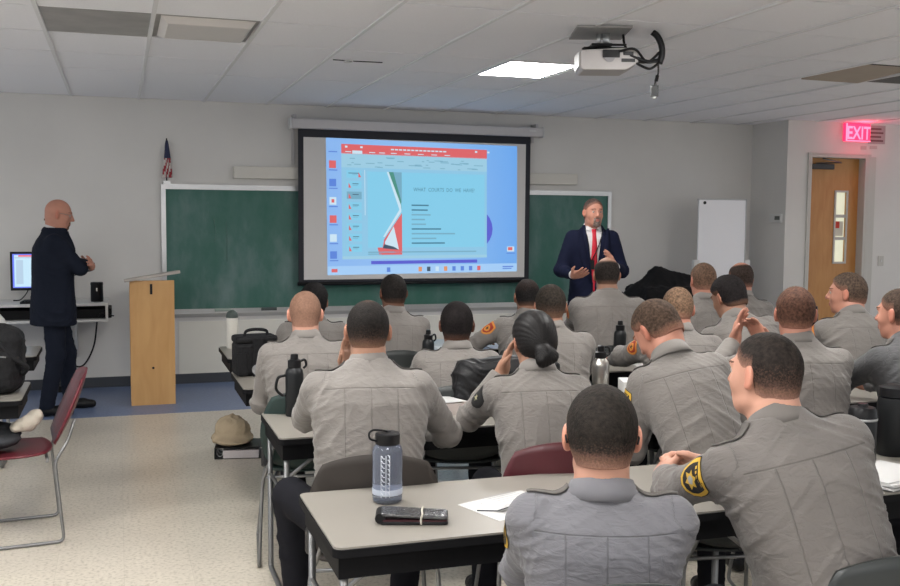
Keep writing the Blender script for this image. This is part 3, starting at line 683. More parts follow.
# ---- items
def bottle(name, label, x, y, z, prof, capprof, m, mcap, group=None, loop=None, sleeve=None):
    t = thing(name, label, 'bottle', (x, y, z), 0, group)
    bm = nb(); lathe(bm, prof); obj('bottle_body', bm, m, t, smooth=True)
    bm = nb(); lathe(bm, capprof, 22); obj('cap', bm, mcap, t, smooth=True)
    if loop:
        bm = nb(); tube(bm, smoothpath(loop), .006, 8); obj('carry_loop', bm, mcap, t)
    if sleeve:
        bm = nb(); lathe(bm, sleeve[0]); obj('band', bm, sleeve[1], t)
    return t
M_matblack = mat('powder_black', (.007, .008, .009), .42, spec=.3)
def flask(label, x, y, h=.27, r=.037, m=M_matblack, mc=M_black, loop=True, sleeve=None):
    hb = h*.78
    return bottle('flask', label, x, y, TH, [(r-.003, 0), (r, .006), (r, hb-.03), (r*.93, hb-.012), (r*.68, hb)], [(r*.72, hb), (r*.74, hb+.008), (r*.74, h-.03), (r*.45, h-.026), (r*.42, h-.004), (r*.3, h)],
                  m, mc, None, [(r*.7, 0, h-.035), (r*1.15, 0, h-.03), (r*1.3, 0, h-.055), (r*1.0, 0, h-.07)] if loop else None, sleeve)
o = flask('black flask with a side loop on the left end of the second-row table', .765, 4.55, .29, .042)
bm = nb(); tube(bm, smoothpath([(-.042, 0, .19), (-.075, 0, .18), (-.085, 0, .13), (-.06, 0, .10), (-.042, 0, .10)]), .007, 8); obj('side_handle', bm, M_black, o)
flask('slim black flask standing between the two officers below the left part of the screen', 1.76, 5.66, .25, .036)
t = flask('slim tall black flask on the third-row table in front of the black drape', 3.02, 5.60, .28, .040, loop=False)
bottle('steel_flask', 'brushed steel flask with a black lid behind the nearest officer\'s head', 2.33, 4.52, TH, [(.040, 0), (.043, .006), (.043, .175), (.040, .195), (.026, .215)],
       [(.028, .215), (.03, .22), (.03, .245), (.018, .25), (.018, .275), (.01, .28)], M_steel, M_black, None, [(.02, 0, .27), (.045, 0, .265), (.05, 0, .235), (.03, 0, .225)])
ys_ = mat('silver_band', (.45, .45, .45), .3, .8)
bottle('tumbler', 'wide black insulated jug with a silver ring on the nearest row at right', 2.70, 3.06, TH, [(.050, 0), (.054, .008), (.054, .15), (.052, .165)],
       [(.050, .165), (.054, .168), (.052, .20), (.045, .212), (.02, .216), (.018, .226)], M_matblack, M_black, None, [(.05, 0, .165), (.068, 0, .17), (.066, 0, .15), (.053, 0, .145)], ([(.0545, .163), (.056, .166), (.056, .170), (.0545, .173)], ys_))
bottle('tumbler', 'tall dark jug at the right picture edge beside the silver-ringed one', 2.90, 3.12, TH, [(.055, 0), (.06, .01), (.06, .2), (.056, .23)], [(.05, .23), (.056, .235), (.055, .27), (.03, .28)], M_matblack, M_black)
bottle('flask', 'black-capped bottle on the front-row table right of the wooden door', 5.38, 6.70, TH, [(.034, 0), (.037, .008), (.037, .16), (.03, .185)], [(.027, .185), (.032, .19), (.03, .225), (.014, .23), (.014, .25)], M_matblack, M_black)
bottle('flask', 'white bottle with a grey-green domed lid on the front-row table at left', .745, 7.02, TH, [(.036, 0), (.040, .01), (.040, .20), (.036, .215)], [(.041, .215), (.042, .225), (.036, .25), (.022, .262), (.01, .27)], mat('bottle_white', (.56, .54, .49), .4), mat('lid_green', (.045, .06, .055), .45))
# clear blue bottle with marks
t = thing('water_bottle', 'clear blue-grey plastic bottle with white scale marks on the nearest table', 'bottle', (.818, 3.07, TH))
M_nal = mat('tinted_plastic', (.34, .38, .48), .10, var=0, trans=.80)
prof = [(.036, 0), (.0435, .006), (.0445, .02), (.0445, .150), (.041, .163), (.033, .170), (.033, .176)]
inner = [(.0305, .174), (.0305, .168), (.039, .160), (.0425, .150), (.0425, .02), (.041, .009), (.02, .006)]
bm = nb(); lathe(bm, prof+inner[:0]); obj('bottle_body', bm, M_nal, t, smooth=True)
bm = nb(); lathe(bm, [(.0355, .171), (.0365, .173), (.0365, .200), (.033, .204), (.012, .2045), (.012, .2035)], 36); obj('cap', bm, M_black, t, smooth=True)
bm = nb(); tube(bm, smoothpath([(-.034, -.01, .182), (-.055, -.012, .19), (-.058, -.01, .206), (-.045, -.005, .214), (-.02, 0, .211), (0, 0, .206)]), .0032, 8); obj('cap_strap', bm, M_black, t)
bm = nb()
for k in range(9):
    z = .028+k*.0135
    for a0, a1, dz in ((232, 246, 0), (256, 262, .004)):
        p = [Vector((.0449*math.cos(math.radians(a)), .0449*math.sin(math.radians(a)), z+dz+(.006 if (a-a0) < 5 else 0))) for a in np.linspace(a0, a1, 5)]
        tube(bm, p, .0009, 4)
for a in (231, 250, 264): tube(bm, [(.0449*math.cos(math.radians(a)), .0449*math.sin(math.radians(a)), .022), (.0449*math.cos(math.radians(a)), .0449*math.sin(math.radians(a)), .145)], .0007, 4)
obj('scale_marks', bm, mat('mark_white', (.75, .78, .82), .5, emit=None), t)
bm = nb(); lathe(bm, [(.0447, .026), (.0451, .027), (.0451, .042), (.0447, .043)], 40); obj('pale_band', bm, mat('pale_band', (.42, .46, .54), .3), t); t.scale = (1.1, 1.1, 1.12)
# wallet / clutch
t = thing('wallet', 'shiny black folded wallet clutch with a cord loop on the nearest table', 'wallet', (.845, 2.84, TH), -.30)
bm = nb(); prism(bm, rrect(-.105, .10, -.043, .043, .012), .0, .010); obj('lower_half', bm, M_black, t, bevel=.003)
bm = nb(); prism(bm, rrect(-.100, .098, -.038, .040, .01), .010, .014); obj('card_layer', bm, mat('wallet_inner', (.05, .012, .016), .5), t)
bm = nb(); prism(bm, rrect(-.105, .10, -.043, .043, .012), .0, .010)
bm.transform(Matrix.Translation((0, 0, .021)) @ Matrix.Rotation(math.radians(3), 4, 'Y'))
obj('upper_half', bm, mat('glossy_leather', (.035, .035, .037), .18, var=.2, scale=30, bump=.3, bscale=60, spec=.9), t, bevel=.004)
bm = nb(); tube(bm, smoothpath([(.018, -.046, .004), (.018, -.045, .02), (.022, -.04, .034), (.02, 0, .0345), (.024, .04, .033), (.022, .046, .02)]), .0032, 6); obj('cord_loop', bm, mat('cord', (.45, .42, .36), .6), t)
tube_l = nb(); tube(tube_l, [(-.105, -.035, .018), (-.105, .035, .020)], .0165, 12); obj('spine', tube_l, M_black, t, smooth=True)
# papers
def sheet_obj(name, label, corners, z, cat='paper', m=None, fold=None, thick=.0012, group=None):
    t = thing(name, label, cat, (corners[0][0], corners[0][1], z), 0, group)
    c0 = Vector((corners[0][0], corners[0][1]))
    bm = nb(); prism(bm, [(c[0]-c0.x, c[1]-c0.y) for c in corners], 0, thick); obj('sheet', bm, m or M_paper, t)
    return t
t = sheet_obj('paper_sheet', 'white printed handout lying askew under a folded slip on the nearest table', [(1.025, 2.965), (1.09, 2.76), (1.345, 2.87), (1.285, 3.06)], TH)
t2 = sheet_obj('paper_sheet', 'second white sheet resting on the handout close to the nearest officer', [(1.10, 2.955), (1.14, 2.80), (1.36, 2.89), (1.32, 3.045)], TH+.0013)
bm = nb()
for k in range(5):
    a = Vector((.06+.012*k, .02-.014*k+.02)); box(bm, .045+k*.002, .175, .035-k*.018, .038-k*.018, .0013, .0016)
bm.transform(Matrix.Rotation(.38, 4, 'Z')); obj('text_rows', bm, mat('grey_print', (.33, .33, .34), .7), t2)
t = thing('folded_slip', 'small folded paper slip with dark creases on the handout', 'paper', (1.115, 2.845, TH+.0026), .35)
bm = nb(); prism(bm, [(0, 0), (.10, -.02), (.085, .03)], 0, .001); 
A = [bm.verts.new(p) for p in ((0, 0, .001), (.055, -.035, .022), (.09, -.02, .001), (.05, .01, .018))]; bm.faces.new(A); obj('slip', bm, M_paper, t)
bm = nb(); tube(bm, [(-.045, .045, .003), (.0, .0, .004), (.055, -.035, .024), (.02, -.04, .004)], .0022, 5); obj('crease', bm, M_ink, t)
t = thing('paper_pile', 'pile of white papers on the nearest row table beside the black jugs', 'papers', (2.60, 2.80, TH), .2)
rr = random.Random(5)
for k in range(7):
    bm = nb(); bm_r = Matrix.Translation((rr.uniform(-.02, .02), rr.uniform(-.02, .02), k*.0045)) @ Matrix.Rotation(rr.uniform(-.12, .12), 4, 'Z')
    box(bm, -.14, .14, -.105, .105, 0, .004, rot=bm_r); obj('sheet', bm, M_paper, t)
sheet_obj('paper_sheet', 'white sheet pushed under the wide black jug at right', [(2.42, 2.98), (2.62, 2.95), (2.64, 3.10), (2.44, 3.14)], TH)
sheet_obj('paper_sheet', 'white sheet in front of the officer with the orange patch below the screen', [(2.12, 6.5), (2.4, 6.48), (2.42, 6.72), (2.14, 6.74)], TH)
sheet_obj('paper_sheet', 'white sheet on the front-row table left of the screen-side officer', [(1.95, 6.62), (2.08, 6.62), (2.08, 6.86), (1.95, 6.86)], TH)
sheet_obj('paper_sheet', 'white notes on the third-row table beside the tall black flask', [(3.06, 5.30), (3.32, 5.34), (3.28, 5.62), (3.09, 5.56)], TH)
sheet_obj('paper_sheet', 'white notes beside the tall black flask, to its right, partly under an arm', [(3.34, 5.42), (3.6, 5.46), (3.56, 5.74), (3.33, 5.72)], TH)
# carton, open box, lunch bag
t = thing('carton', 'white carton with a grey printed corner on the second-row table', 'box', (2.375, 4.36, TH), -.30)
bm = nb(); box(bm, 0, .16, 0, .14, 0, .115); obj('carton_body', bm, M_white, t, bevel=.004)
bm = nb(); box(bm, .012, .065, -.0012, 0, .02, .085); obj('printed_panel', bm, mat('printed_grey', (.30, .27, .27), .6, var=.5, scale=60), t)
t = thing('open_box', 'shallow brown cardboard box with papers on the second-row table', 'box', (1.32, 4.33, TH), .10)
M_cb = mat('cardboard', (.26, .21, .17), .8)
bm = nb(); box(bm, 0, .30, 0, .20, 0, .004); box(bm, 0, .30, 0, .004, .004, .055); box(bm, 0, .30, .196, .20, .004, .055); box(bm, 0, .004, .004, .196, .004, .055); box(bm, .296, .30, .004, .196, .004, .055); obj('box_body', bm, [mat('pale_card', (.50, .44, .41), .7)], t)
bm = nb(); box(bm, .01, .29, .01, .19, .01, .045); obj('box_contents', bm, M_cb, t)
sheet_obj('paper_sheet', 'white sheet lying on the shallow cardboard box', [(1.38, 4.36), (1.56, 4.38), (1.50, 4.56), (1.36, 4.52)], TH+.056)
t = thing('lunch_bag', 'square black lunch bag with a round pale badge on the third-row table', 'bag', (.745, 5.82, TH), .12)
M_nylon = mat('black_nylon', (.008, .008, .009), .7, spec=.2, bump=.6, bscale=60)
bm = nb(); prism(bm, rrect(-.115, .115, -.08, .08, .03), 0, .17); obj('bag_body', bm, M_nylon, t, smooth=True, bevel=.02)
bm = nb(); prism(bm, rrect(-.118, .118, -.083, .083, .035), .165, .20); obj('lid', bm, M_nylon, t, smooth=True, bevel=.012)
bm = nb(); tube(bm, smoothpath([(-.06, -.02, .195), (-.05, -.02, .222), (0, -.02, .23), (.06, -.02, .222), (.07, -.02, .195)]), .008, 8); obj('top_handle', bm, M_nylon, t)
bm = nb(); prism(bm, rrect(-.118, -.06, -.095, -.078, .008), .01, .12); prism(bm, rrect(-.03, .03, -.09, -.078, .006), .0, .19); obj('front_pocket', bm, M_nylon, t)
bm = nb(); lathe(bm, [(.026, 0), (.026, .004)], 24); bm.transform(Matrix.Translation((-.01, -.091, .035)) @ Matrix.Rotation(PI/2, 4, 'X')); obj('badge', bm, mat('badge_grey', (.25, .25, .25), .5, var=.5, scale=70), t); t.scale = (1.05, 1.0, 1.16)
# binder + cap on floor
t = thing('ring_binder', 'black ring binder full of pages lying on the floor under the third-row table', 'binder', (.60, 6.86, 0), -.18)
bm = nb(); box(bm, 0, .32, 0, .28, 0, .004); box(bm, 0, .32, 0, .28, .076, .08); box(bm, 0, .004, 0, .28, .004, .076); obj('binder_cover', bm, M_black, t, bevel=.002)
bm = nb(); box(bm, .06, .30, .0, .26, .006, .058); obj('pages', bm, mat('pages', (.50, .46, .46), .8, var=.1, scale=90), t)
bm = nb()
for k in range(3): tube(bm, [(.035+.022*math.cos(a*PI/6), .04+.09*k, .04+.03*math.sin(a*PI/6)) for a in range(13)], .003, 6, cap=False)
obj('rings', bm, M_alu, t)
# ================================================================== FIGURES
def V(*a): return np.array(a, float)
def unit(v): v = np.asarray(v, float); return v/(np.linalg.norm(v)+1e-9)
class Field:
    """scalar distance field on a grid; primitives are blended in one at a time"""
    def __init__(s, lo, hi, h):
        s.lo, s.h = np.array(lo, float), h
        s.n = np.ceil((np.array(hi)-s.lo)/h).astype(int)+1
        s.F = np.full(s.n, .2, np.float32)
        s.ax = [(s.lo[i]+h*np.arange(s.n[i])).astype(np.float32) for i in range(3)]
    def _sl(s, lo, hi):
        a = np.clip(np.floor((np.array(lo)-s.lo)/s.h).astype(int), 0, s.n); b = np.clip(np.ceil((np.array(hi)-s.lo)/s.h).astype(int)+1, 0, s.n)
        return tuple(slice(int(a[i]), int(b[i])) for i in range(3))
    def op(s, fn, lo, hi, k=.02, mode='add', m=None):
        m = (k*1.2+.03) if m is None else m
        sl = s._sl(np.array(lo)-m, np.array(hi)+m)
        X, Y, Z = np.meshgrid(*[s.ax[i][sl[i]] for i in range(3)], indexing='ij')
        if X.size == 0: return
        d = fn(X, Y, Z); f = s.F[sl]
        if mode == 'add':
            h = np.clip(.5+.5*(f-d)/k, 0, 1); s.F[sl] = f*(1-h)+d*h-k*h*(1-h)
        else:
            d = -d; h = np.clip(.5-.5*(f-d)/k, 0, 1); s.F[sl] = f*(1-h)+d*h+k*h*(1-h)
    def cap(s, a, b, ra, rb=None, k=.02, mode='add'):
        rb = ra if rb is None else rb; a, b = np.asarray(a, float), np.asarray(b, float); ab = b-a; L2 = ab@ab+1e-12
        def fn(X, Y, Z):
            px, py, pz = X-a[0], Y-a[1], Z-a[2]
            t = np.clip((px*ab[0]+py*ab[1]+pz*ab[2])/L2, 0, 1)
            return np.sqrt((px-t*ab[0])**2+(py-t*ab[1])**2+(pz-t*ab[2])**2)-(ra+(rb-ra)*t)
        r = max(ra, rb); s.op(fn, np.minimum(a, b)-r, np.maximum(a, b)+r, k, mode)
    def ell(s, c, R, rad, k=.02, mode='add'):
        """R columns = local axes"""
        c = np.asarray(c, float); rad = np.asarray(rad, float); R = np.asarray(R, float)
        def fn(X, Y, Z):
            p = [X-c[0], Y-c[1], Z-c[2]]; q = [(p[0]*R[0, i]+p[1]*R[1, i]+p[2]*R[2, i]) for i in range(3)]
            k0 = np.sqrt(sum((q[i]/rad[i])**2 for i in range(3))); k1 = np.sqrt(sum((q[i]/rad[i]**2)**2 for i in range(3)))+1e-6
            return k0*(k0-1)/k1
        r = rad.max(); s.op(fn, c-r, c+r, k, mode)
    def rbox(s, c, R, half, r, k=.01, mode='add'):
        c = np.asarray(c, float); R = np.asarray(R, float)
        def fn(X, Y, Z):
            p = [X-c[0], Y-c[1], Z-c[2]]; q = [np.abs(p[0]*R[0, i]+p[1]*R[1, i]+p[2]*R[2, i])-half[i]+r for i in range(3)]
            return np.sqrt(sum(np.maximum(v, 0)**2 for v in q))+np.minimum(np.maximum(np.maximum(q[0], q[1]), q[2]), 0)-r
        rr = float(np.linalg.norm(half)); s.op(fn, c-rr, c+rr, k, mode)
    def half(s, p, n, lo, hi, k=.004):
        """cut away the side n points to, inside the box"""
        p, n = np.asarray(p, float), unit(n)
        s.op(lambda X, Y, Z: -((X-p[0])*n[0]+(Y-p[1])*n[1]+(Z-p[2])*n[2]), lo, hi, k, 'sub', m=0)
    def mesh(s):
        """naive surface nets"""
        F = s.F; F[0] = F[-1] = .2; F[:, 0] = F[:, -1] = .2; F[:, :, 0] = F[:, :, -1] = .2
        inside = F < 0; n = s.n
        c = np.zeros(tuple(n-1), np.uint8)
        for a in (0, 1):
            for b in (0, 1):
                for d in (0, 1): c += inside[a:n[0]-1+a, b:n[1]-1+b, d:n[2]-1+d]
        act = (c > 0) & (c < 8); ii = np.argwhere(act); idx = np.full(act.shape, -1, np.int64); idx[act] = np.arange(len(ii))
        acc = np.zeros((len(ii), 3)); cnt = np.zeros(len(ii))
        cor = [(a, b, d) for a in (0, 1) for b in (0, 1) for d in (0, 1)]
        vals = {q: F[ii[:, 0]+q[0], ii[:, 1]+q[1], ii[:, 2]+q[2]].astype(float) for q in cor}
        for q in cor:
            for ax in range(3):
                if q[ax] == 0:
                    r = list(q); r[ax] = 1; r = tuple(r); a, b = vals[q], vals[r]; m = (a < 0) != (b < 0)
                    t = np.where(m, a/np.where(a == b, 1, a-b), 0); p = np.tile(np.array(q, float), (len(ii), 1)); p[:, ax] += t
                    acc[m] += p[m]; cnt[m] += 1
        v = s.lo+(ii+acc/cnt[:, None])*s.h
        faces = []
        for ax in range(3):
            o1, o2 = (ax+1) % 3, (ax+2) % 3
            sl0 = [slice(1, -1)]*3; sl0[ax] = slice(0, -1); sl1 = list(sl0); sl1[ax] = slice(1, None)
            a, b = inside[tuple(sl0)], inside[tuple(sl1)]
            e = np.argwhere(a != b); fl = a[tuple(e.T)]
            off = np.ones(3, int); off[ax] = 0; e = e+off
            def g(d1, d2):
                q = e.copy(); q[:, o1] -= d1; q[:, o2] -= d2; return idx[q[:, 0], q[:, 1], q[:, 2]]
            f = np.stack([g(1, 1), g(0, 1), g(0, 0), g(1, 0)], 1); f[~fl] = f[~fl][:, ::-1]; faces.append(f)
        return v, np.concatenate(faces)
def relax(v, f, it=1, w=.5):
    e = np.concatenate([f[:, [0, 1]], f[:, [1, 2]], f[:, [2, 3]], f[:, [3, 0]]]); e = np.concatenate([e, e[:, ::-1]])
    deg = np.bincount(e[:, 0], minlength=len(v))[:, None]
    for _ in range(it):
        s_ = np.stack([np.bincount(e[:, 0], weights=v[e[:, 1], k], minlength=len(v)) for k in range(3)], 1)
        v = v*(1-w)+w*s_/np.maximum(deg, 1)
    return v
def vnormals(v, f):
    n = np.cross(v[f[:, 2]]-v[f[:, 0]], v[f[:, 3]]-v[f[:, 1]]); N = np.zeros_like(v)
    for k in range(4):
        for c in range(3): N[:, c] += np.bincount(f[:, k], weights=n[:, c], minlength=len(v))
    return N/(np.linalg.norm(N, axis=1, keepdims=True)+1e-12)
def np_obj(name, v, f, m, parent, attrs=None, label=None, mids=None):
    me = bpy.data.meshes.new(name); me.vertices.add(len(v)); me.vertices.foreach_set('co', np.ascontiguousarray(v, np.float32).ravel())
    me.loops.add(f.size); me.loops.foreach_set('vertex_index', np.ascontiguousarray(f, np.int32).ravel())
    me.polygons.add(len(f)); me.polygons.foreach_set('loop_start', np.arange(0, f.size, f.shape[1], dtype=np.int32))
    me.polygons.foreach_set('use_smooth', np.ones(len(f), bool))
    for k, a in (attrs or {}).items():
        if a.ndim == 1: at = me.attributes.new(k, 'FLOAT', 'POINT'); at.data.foreach_set('value', a.astype(np.float32))
        else: at = me.attributes.new(k, 'FLOAT_VECTOR', 'POINT'); at.data.foreach_set('vector', a.astype(np.float32).ravel())
    for q in (m if isinstance(m, (list, tuple)) else [m]): me.materials.append(q)
    if mids is not None: me.polygons.foreach_set('material_index', mids.astype(np.int32))
    me.update(); me.validate()
    o = bpy.data.objects.new(name, me); COL.objects.link(o)
    if parent: o.parent = parent
    if label: o['label'] = label
    return o
def rotm(yaw=0, pit=0, rol=0):
    """head/torso frame: columns right, forward, up; yaw to the right, pitch forward-down, roll to the right"""
    cy, sy = math.cos(yaw), math.sin(yaw); Rz = np.array([[cy, sy, 0], [-sy, cy, 0], [0, 0, 1]])
    cp, sp = math.cos(pit), math.sin(pit); Rx = np.array([[1, 0, 0], [0, cp, sp], [0, -sp, cp]])
    cr, sr = math.cos(rol), math.sin(rol); Ry = np.array([[cr, 0, sr], [0, 1, 0], [-sr, 0, cr]])
    return Rz@Ry@Rx
def fold_noise(p, seed, sc=1.0):
    r = np.random.RandomState(seed); out = np.zeros(len(p)); w = np.zeros((len(p), 3))
    for k in range(3):
        d = r.randn(3); d /= np.linalg.norm(d); w[:, k] = .022*np.sin(p@d*26*sc+r.rand()*6)
    q = p+w
    for k in range(4):
        d = r.randn(3); d[2] *= 1.3; d /= np.linalg.norm(d); s_ = np.sin(q@d*(34+16*k)*sc+r.rand()*6.28)
        out += (1-np.abs(s_))**1.6*(.75**k)*(.5+.5*np.sin(p@(r.randn(3)*9)+r.rand()*6))
    return out-out.mean()

# ---- materials of figures
def skin_mat(name, col, rough=.5):
    m, nt, p = new_mat(name); tc = nt.nodes.new('ShaderNodeTexCoord'); n = nt.nodes.new('ShaderNodeTexNoise'); n.inputs['Scale'].default_value = 18; n.inputs['Detail'].default_value = 5
    link(nt, tc.outputs['Object'], n.inputs['Vector'])
    a = nt.nodes.new('ShaderNodeAttribute'); a.attribute_name = 'blush'
    r = ramp(nt, n.outputs[0], [(.3, tuple(c*.93 for c in col)), (.7, tuple(c*1.05 for c in col))])
    mx = nt.nodes.new('ShaderNodeMix'); mx.data_type = 'RGBA'; mx.inputs[7].default_value = (min(1, col[0]*1.08), col[1]*.66, col[2]*.60, 1)
    link(nt, a.outputs['Fac'], mx.inputs[0]); link(nt, r.outputs[0], mx.inputs[6]); link(nt, mx.outputs[2], p.inputs['Base Color'])
    p.inputs['Roughness'].default_value = rough; p.inputs['Specular IOR Level'].default_value = .35; return m
def hair_mat(name, col, skin):
    m, nt, p = new_mat(name); tc = nt.nodes.new('ShaderNodeTexCoord'); n = nt.nodes.new('ShaderNodeTexNoise'); n.inputs['Scale'].default_value = 210; n.inputs['Detail'].default_value = 3
    link(nt, tc.outputs['Object'], n.inputs['Vector'])
    a = nt.nodes.new('ShaderNodeAttribute'); a.attribute_name = 'fade'
    # density = fade + noise
    ad = nt.nodes.new('ShaderNodeMath'); ad.operation = 'MULTIPLY_ADD'; ad.inputs[1].default_value = .5; ad.inputs[2].default_value = -.12
    link(nt, n.outputs[0], ad.inputs[0]); a2 = nt.nodes.new('ShaderNodeMath'); a2.operation = 'ADD'; a2.use_clamp = True; link(nt, ad.outputs[0], a2.inputs[0]); link(nt, a.outputs['Fac'], a2.inputs[1])
    n2 = nt.nodes.new('ShaderNodeTexNoise'); n2.inputs['Scale'].default_value = 90; link(nt, tc.outputs['Object'], n2.inputs['Vector'])
    r = ramp(nt, n2.outputs[0], [(.3, tuple(c*.5 for c in col)), (.75, tuple(c*1.8 for c in col))])
    mx = nt.nodes.new('ShaderNodeMix'); mx.data_type = 'RGBA'; mx.inputs[6].default_value = tuple(c*.82 for c in skin)+(1,)
    link(nt, a2.outputs[0], mx.inputs[0]); link(nt, r.outputs[0], mx.inputs[7]); link(nt, mx.outputs[2], p.inputs['Base Color'])
    b = nt.nodes.new('ShaderNodeBump'); b.inputs['Strength'].default_value = .7; b.inputs['Distance'].default_value = .003; link(nt, n.outputs[0], b.inputs['Height']); link(nt, b.outputs[0], p.inputs['Normal'])
    p.inputs['Roughness'].default_value = .75; p.inputs['Specular IOR Level'].default_value = .15; return m
def shirt_mat(name, col):
    """woven shirt; the pressed creases and the yoke seam are lines in torso coordinates 'tc'"""
    m, nt, p = new_mat(name); a = nt.nodes.new('ShaderNodeAttribute'); a.attribute_name = 'tc'; sp = nt.nodes.new('ShaderNodeSeparateXYZ'); link(nt, a.outputs['Vector'], sp.inputs[0])
    def M(op, x, y=None, c=False):
        n = nt.nodes.new('ShaderNodeMath'); n.operation = op; n.use_clamp = c
        for i, q in enumerate((x, y)):
            if q is None: continue
            if isinstance(q, (int, float)): n.inputs[i].default_value = q
            else: link(nt, q, n.inputs[i])
        return n.outputs[0]
    ax = M('ABSOLUTE', sp.outputs[0])
    def line(x, wd): return M('SUBTRACT', 1, M('DIVIDE', M('ABSOLUTE', x), wd), True)
    below = M('LESS_THAN', sp.outputs[2], .80)
    l1 = M('MULTIPLY', M('MAXIMUM', line(sp.outputs[0], .0028), line(M('SUBTRACT', ax, .098), .0028)), below)
    yoke = line(M('SUBTRACT', sp.outputs[2], .80), .006)
    l = M('MULTIPLY', M('MAXIMUM', l1, yoke), M('MULTIPLY', M('LESS_THAN', ax, .17), M('LESS_THAN', sp.outputs[1], .0)))
    tco = nt.nodes.new('ShaderNodeTexCoord'); n = nt.nodes.new('ShaderNodeTexNoise'); n.inputs['Scale'].default_value = 7; n.inputs['Detail'].default_value = 6
    link(nt, tco.outputs['Object'], n.inputs['Vector'])
    r = ramp(nt, n.outputs[0], [(.3, tuple(c*.93 for c in col)), (.7, tuple(c*1.06 for c in col))])
    mx = nt.nodes.new('ShaderNodeMix'); mx.data_type = 'RGBA'; mx.inputs[7].default_value = tuple(c*.45 for c in col)+(1,)
    link(nt, M('MULTIPLY', l, .32), mx.inputs[0]); link(nt, r.outputs[0], mx.inputs[6]); link(nt, mx.outputs[2], p.inputs['Base Color'])
    wv = nt.nodes.new('ShaderNodeTexNoise'); wv.inputs['Scale'].default_value = 24; wv.inputs['Detail'].default_value = 5; wv.inputs['Distortion'].default_value = 1.2; link(nt, a.outputs['Vector'], wv.inputs['Vector'])
    hgt = M('SUBTRACT', M('MULTIPLY', wv.outputs[0], .6), M('MULTIPLY', l, .3))
    b = nt.nodes.new('ShaderNodeBump'); b.inputs['Strength'].default_value = .6; b.inputs['Distance'].default_value = .013; link(nt, hgt, b.inputs['Height']); link(nt, b.outputs[0], p.inputs['Normal'])
    p.inputs['Roughness'].default_value = .8; p.inputs['Specular IOR Level'].default_value = .2
    p.inputs['Sheen Weight'].default_value = .15; return m
SH = (.182, .167, .154)
M_shirt = shirt_mat('grey_shirt', SH)
M_shirt_cool_cast = shirt_mat('cool_cast_grey_shirt', (.130, .128, .140))  # uniform grey tinted to carry the bluish light on the nearest officer
M_shirt_shaded = shirt_mat('shaded_grey_shirt', (.135, .123, .115))  # same uniform grey, darkened to hold the shade on one officer
M_shirt_deep_shade = shirt_mat('deep_shade_grey_shirt', (.085, .085, .088))  # shade at the right edge put into the cloth colour
M_trouser = mat('dark_trousers', (.012, .012, .015), .9, spec=.08, var=.2, scale=12)
M_leather = mat('black_leather', (.008, .008, .009), .4, spec=.25, bump=.3, bscale=90)
M_navy = mat('navy_suit', (.011, .014, .024), .85, spec=.1, var=.15, scale=20)
M_navy2 = mat('blue_navy_suit', (.008, .010, .026), .85, spec=.1, var=.15, scale=20)
M_eye = mat('eye_white', (.38, .33, .30), .3, var=0); M_iris = mat('iris', (.03, .02, .015), .2, var=0)
SK = {'fair': skin_mat('skin_fair', (.50, .265, .19)), 'ruddy': skin_mat('skin_ruddy', (.46, .215, .15)), 'tan': skin_mat('skin_tan', (.33, .175, .115)), 'brown': skin_mat('skin_brown', (.14, .065, .04)), 'mid': skin_mat('skin_mid', (.24, .12, .075))}
SKC = {'fair': (.50, .265, .19), 'ruddy': (.46, .215, .15), 'tan': (.33, .175, .115), 'brown': (.14, .065, .04), 'mid': (.24, .12, .075)}

PROF_BODY = [(-.14, .13, .095), (0, .160, .108), (.2, .148, .10), (.45, .163, .108), (.7, .172, .106), (.83, .160, .094), (.92, .100, .070), (1.0, .066, .060), (1.06, .052, .054)]
PROF_SHIRT = [(-.10, .150, .112), (-.04, .182, .132), (.08, .190, .138), (.25, .180, .128), (.45, .188, .130), (.70, .205, .130), (.82, .190, .116), (.91, .132, .088), (.975, .090, .078), (1.01, .076, .070)]
PROF_JACKET = [(-.36, .205, .152), (-.28, .206, .152), (-.15, .205, .150), (.1, .190, .140), (.3, .188, .138), (.5, .198, .140), (.72, .208, .138), (.83, .184, .118), (.92, .120, .092), (1.0, .090, .080), (1.02, .08, .074)]
def torso_fn(P, R, L, prof, hunch, ws):
    T = np.array(prof)
    def fn(X, Y, Z):
        p = [X-P[0], Y-P[1], Z-P[2]]; q = [(p[0]*R[0, i]+p[1]*R[1, i]+p[2]*R[2, i]) for i in range(3)]
        s_ = q[2]/L; w = np.interp(s_, T[:, 0], T[:, 1]).astype(np.float32)*ws; d = np.interp(s_, T[:, 0], T[:, 2]).astype(np.float32)*ws
        yy = q[1]-hunch*(np.clip(s_, -.2, 1.1)**2-.6*np.clip(s_, 0, 1.1)); 
        r = ((np.abs(q[0])/w)**2.4+(np.abs(yy)/d)**2.4)**(1/2.4)
        dd = (r-1)*np.minimum(w, d)*.9
        return np.maximum(dd, np.maximum((T[0, 0]-s_)*L, (s_-T[-1, 0])*L))
    return fn
def ik(S_, W, l1, l2, pole):
    d = W-S_; D = np.linalg.norm(d)
    if D > (l1+l2)*.985: W = S_+d/D*(l1+l2)*.985; d = W-S_; D = np.linalg.norm(d)
    u = d/D; a = (l1*l1-l2*l2+D*D)/(2*D); h = math.sqrt(max(l1*l1-a*a, 0)); pl = np.asarray(pole, float); pl = pl-u*(pl@u); return S_+u*a+unit(pl)*h, W
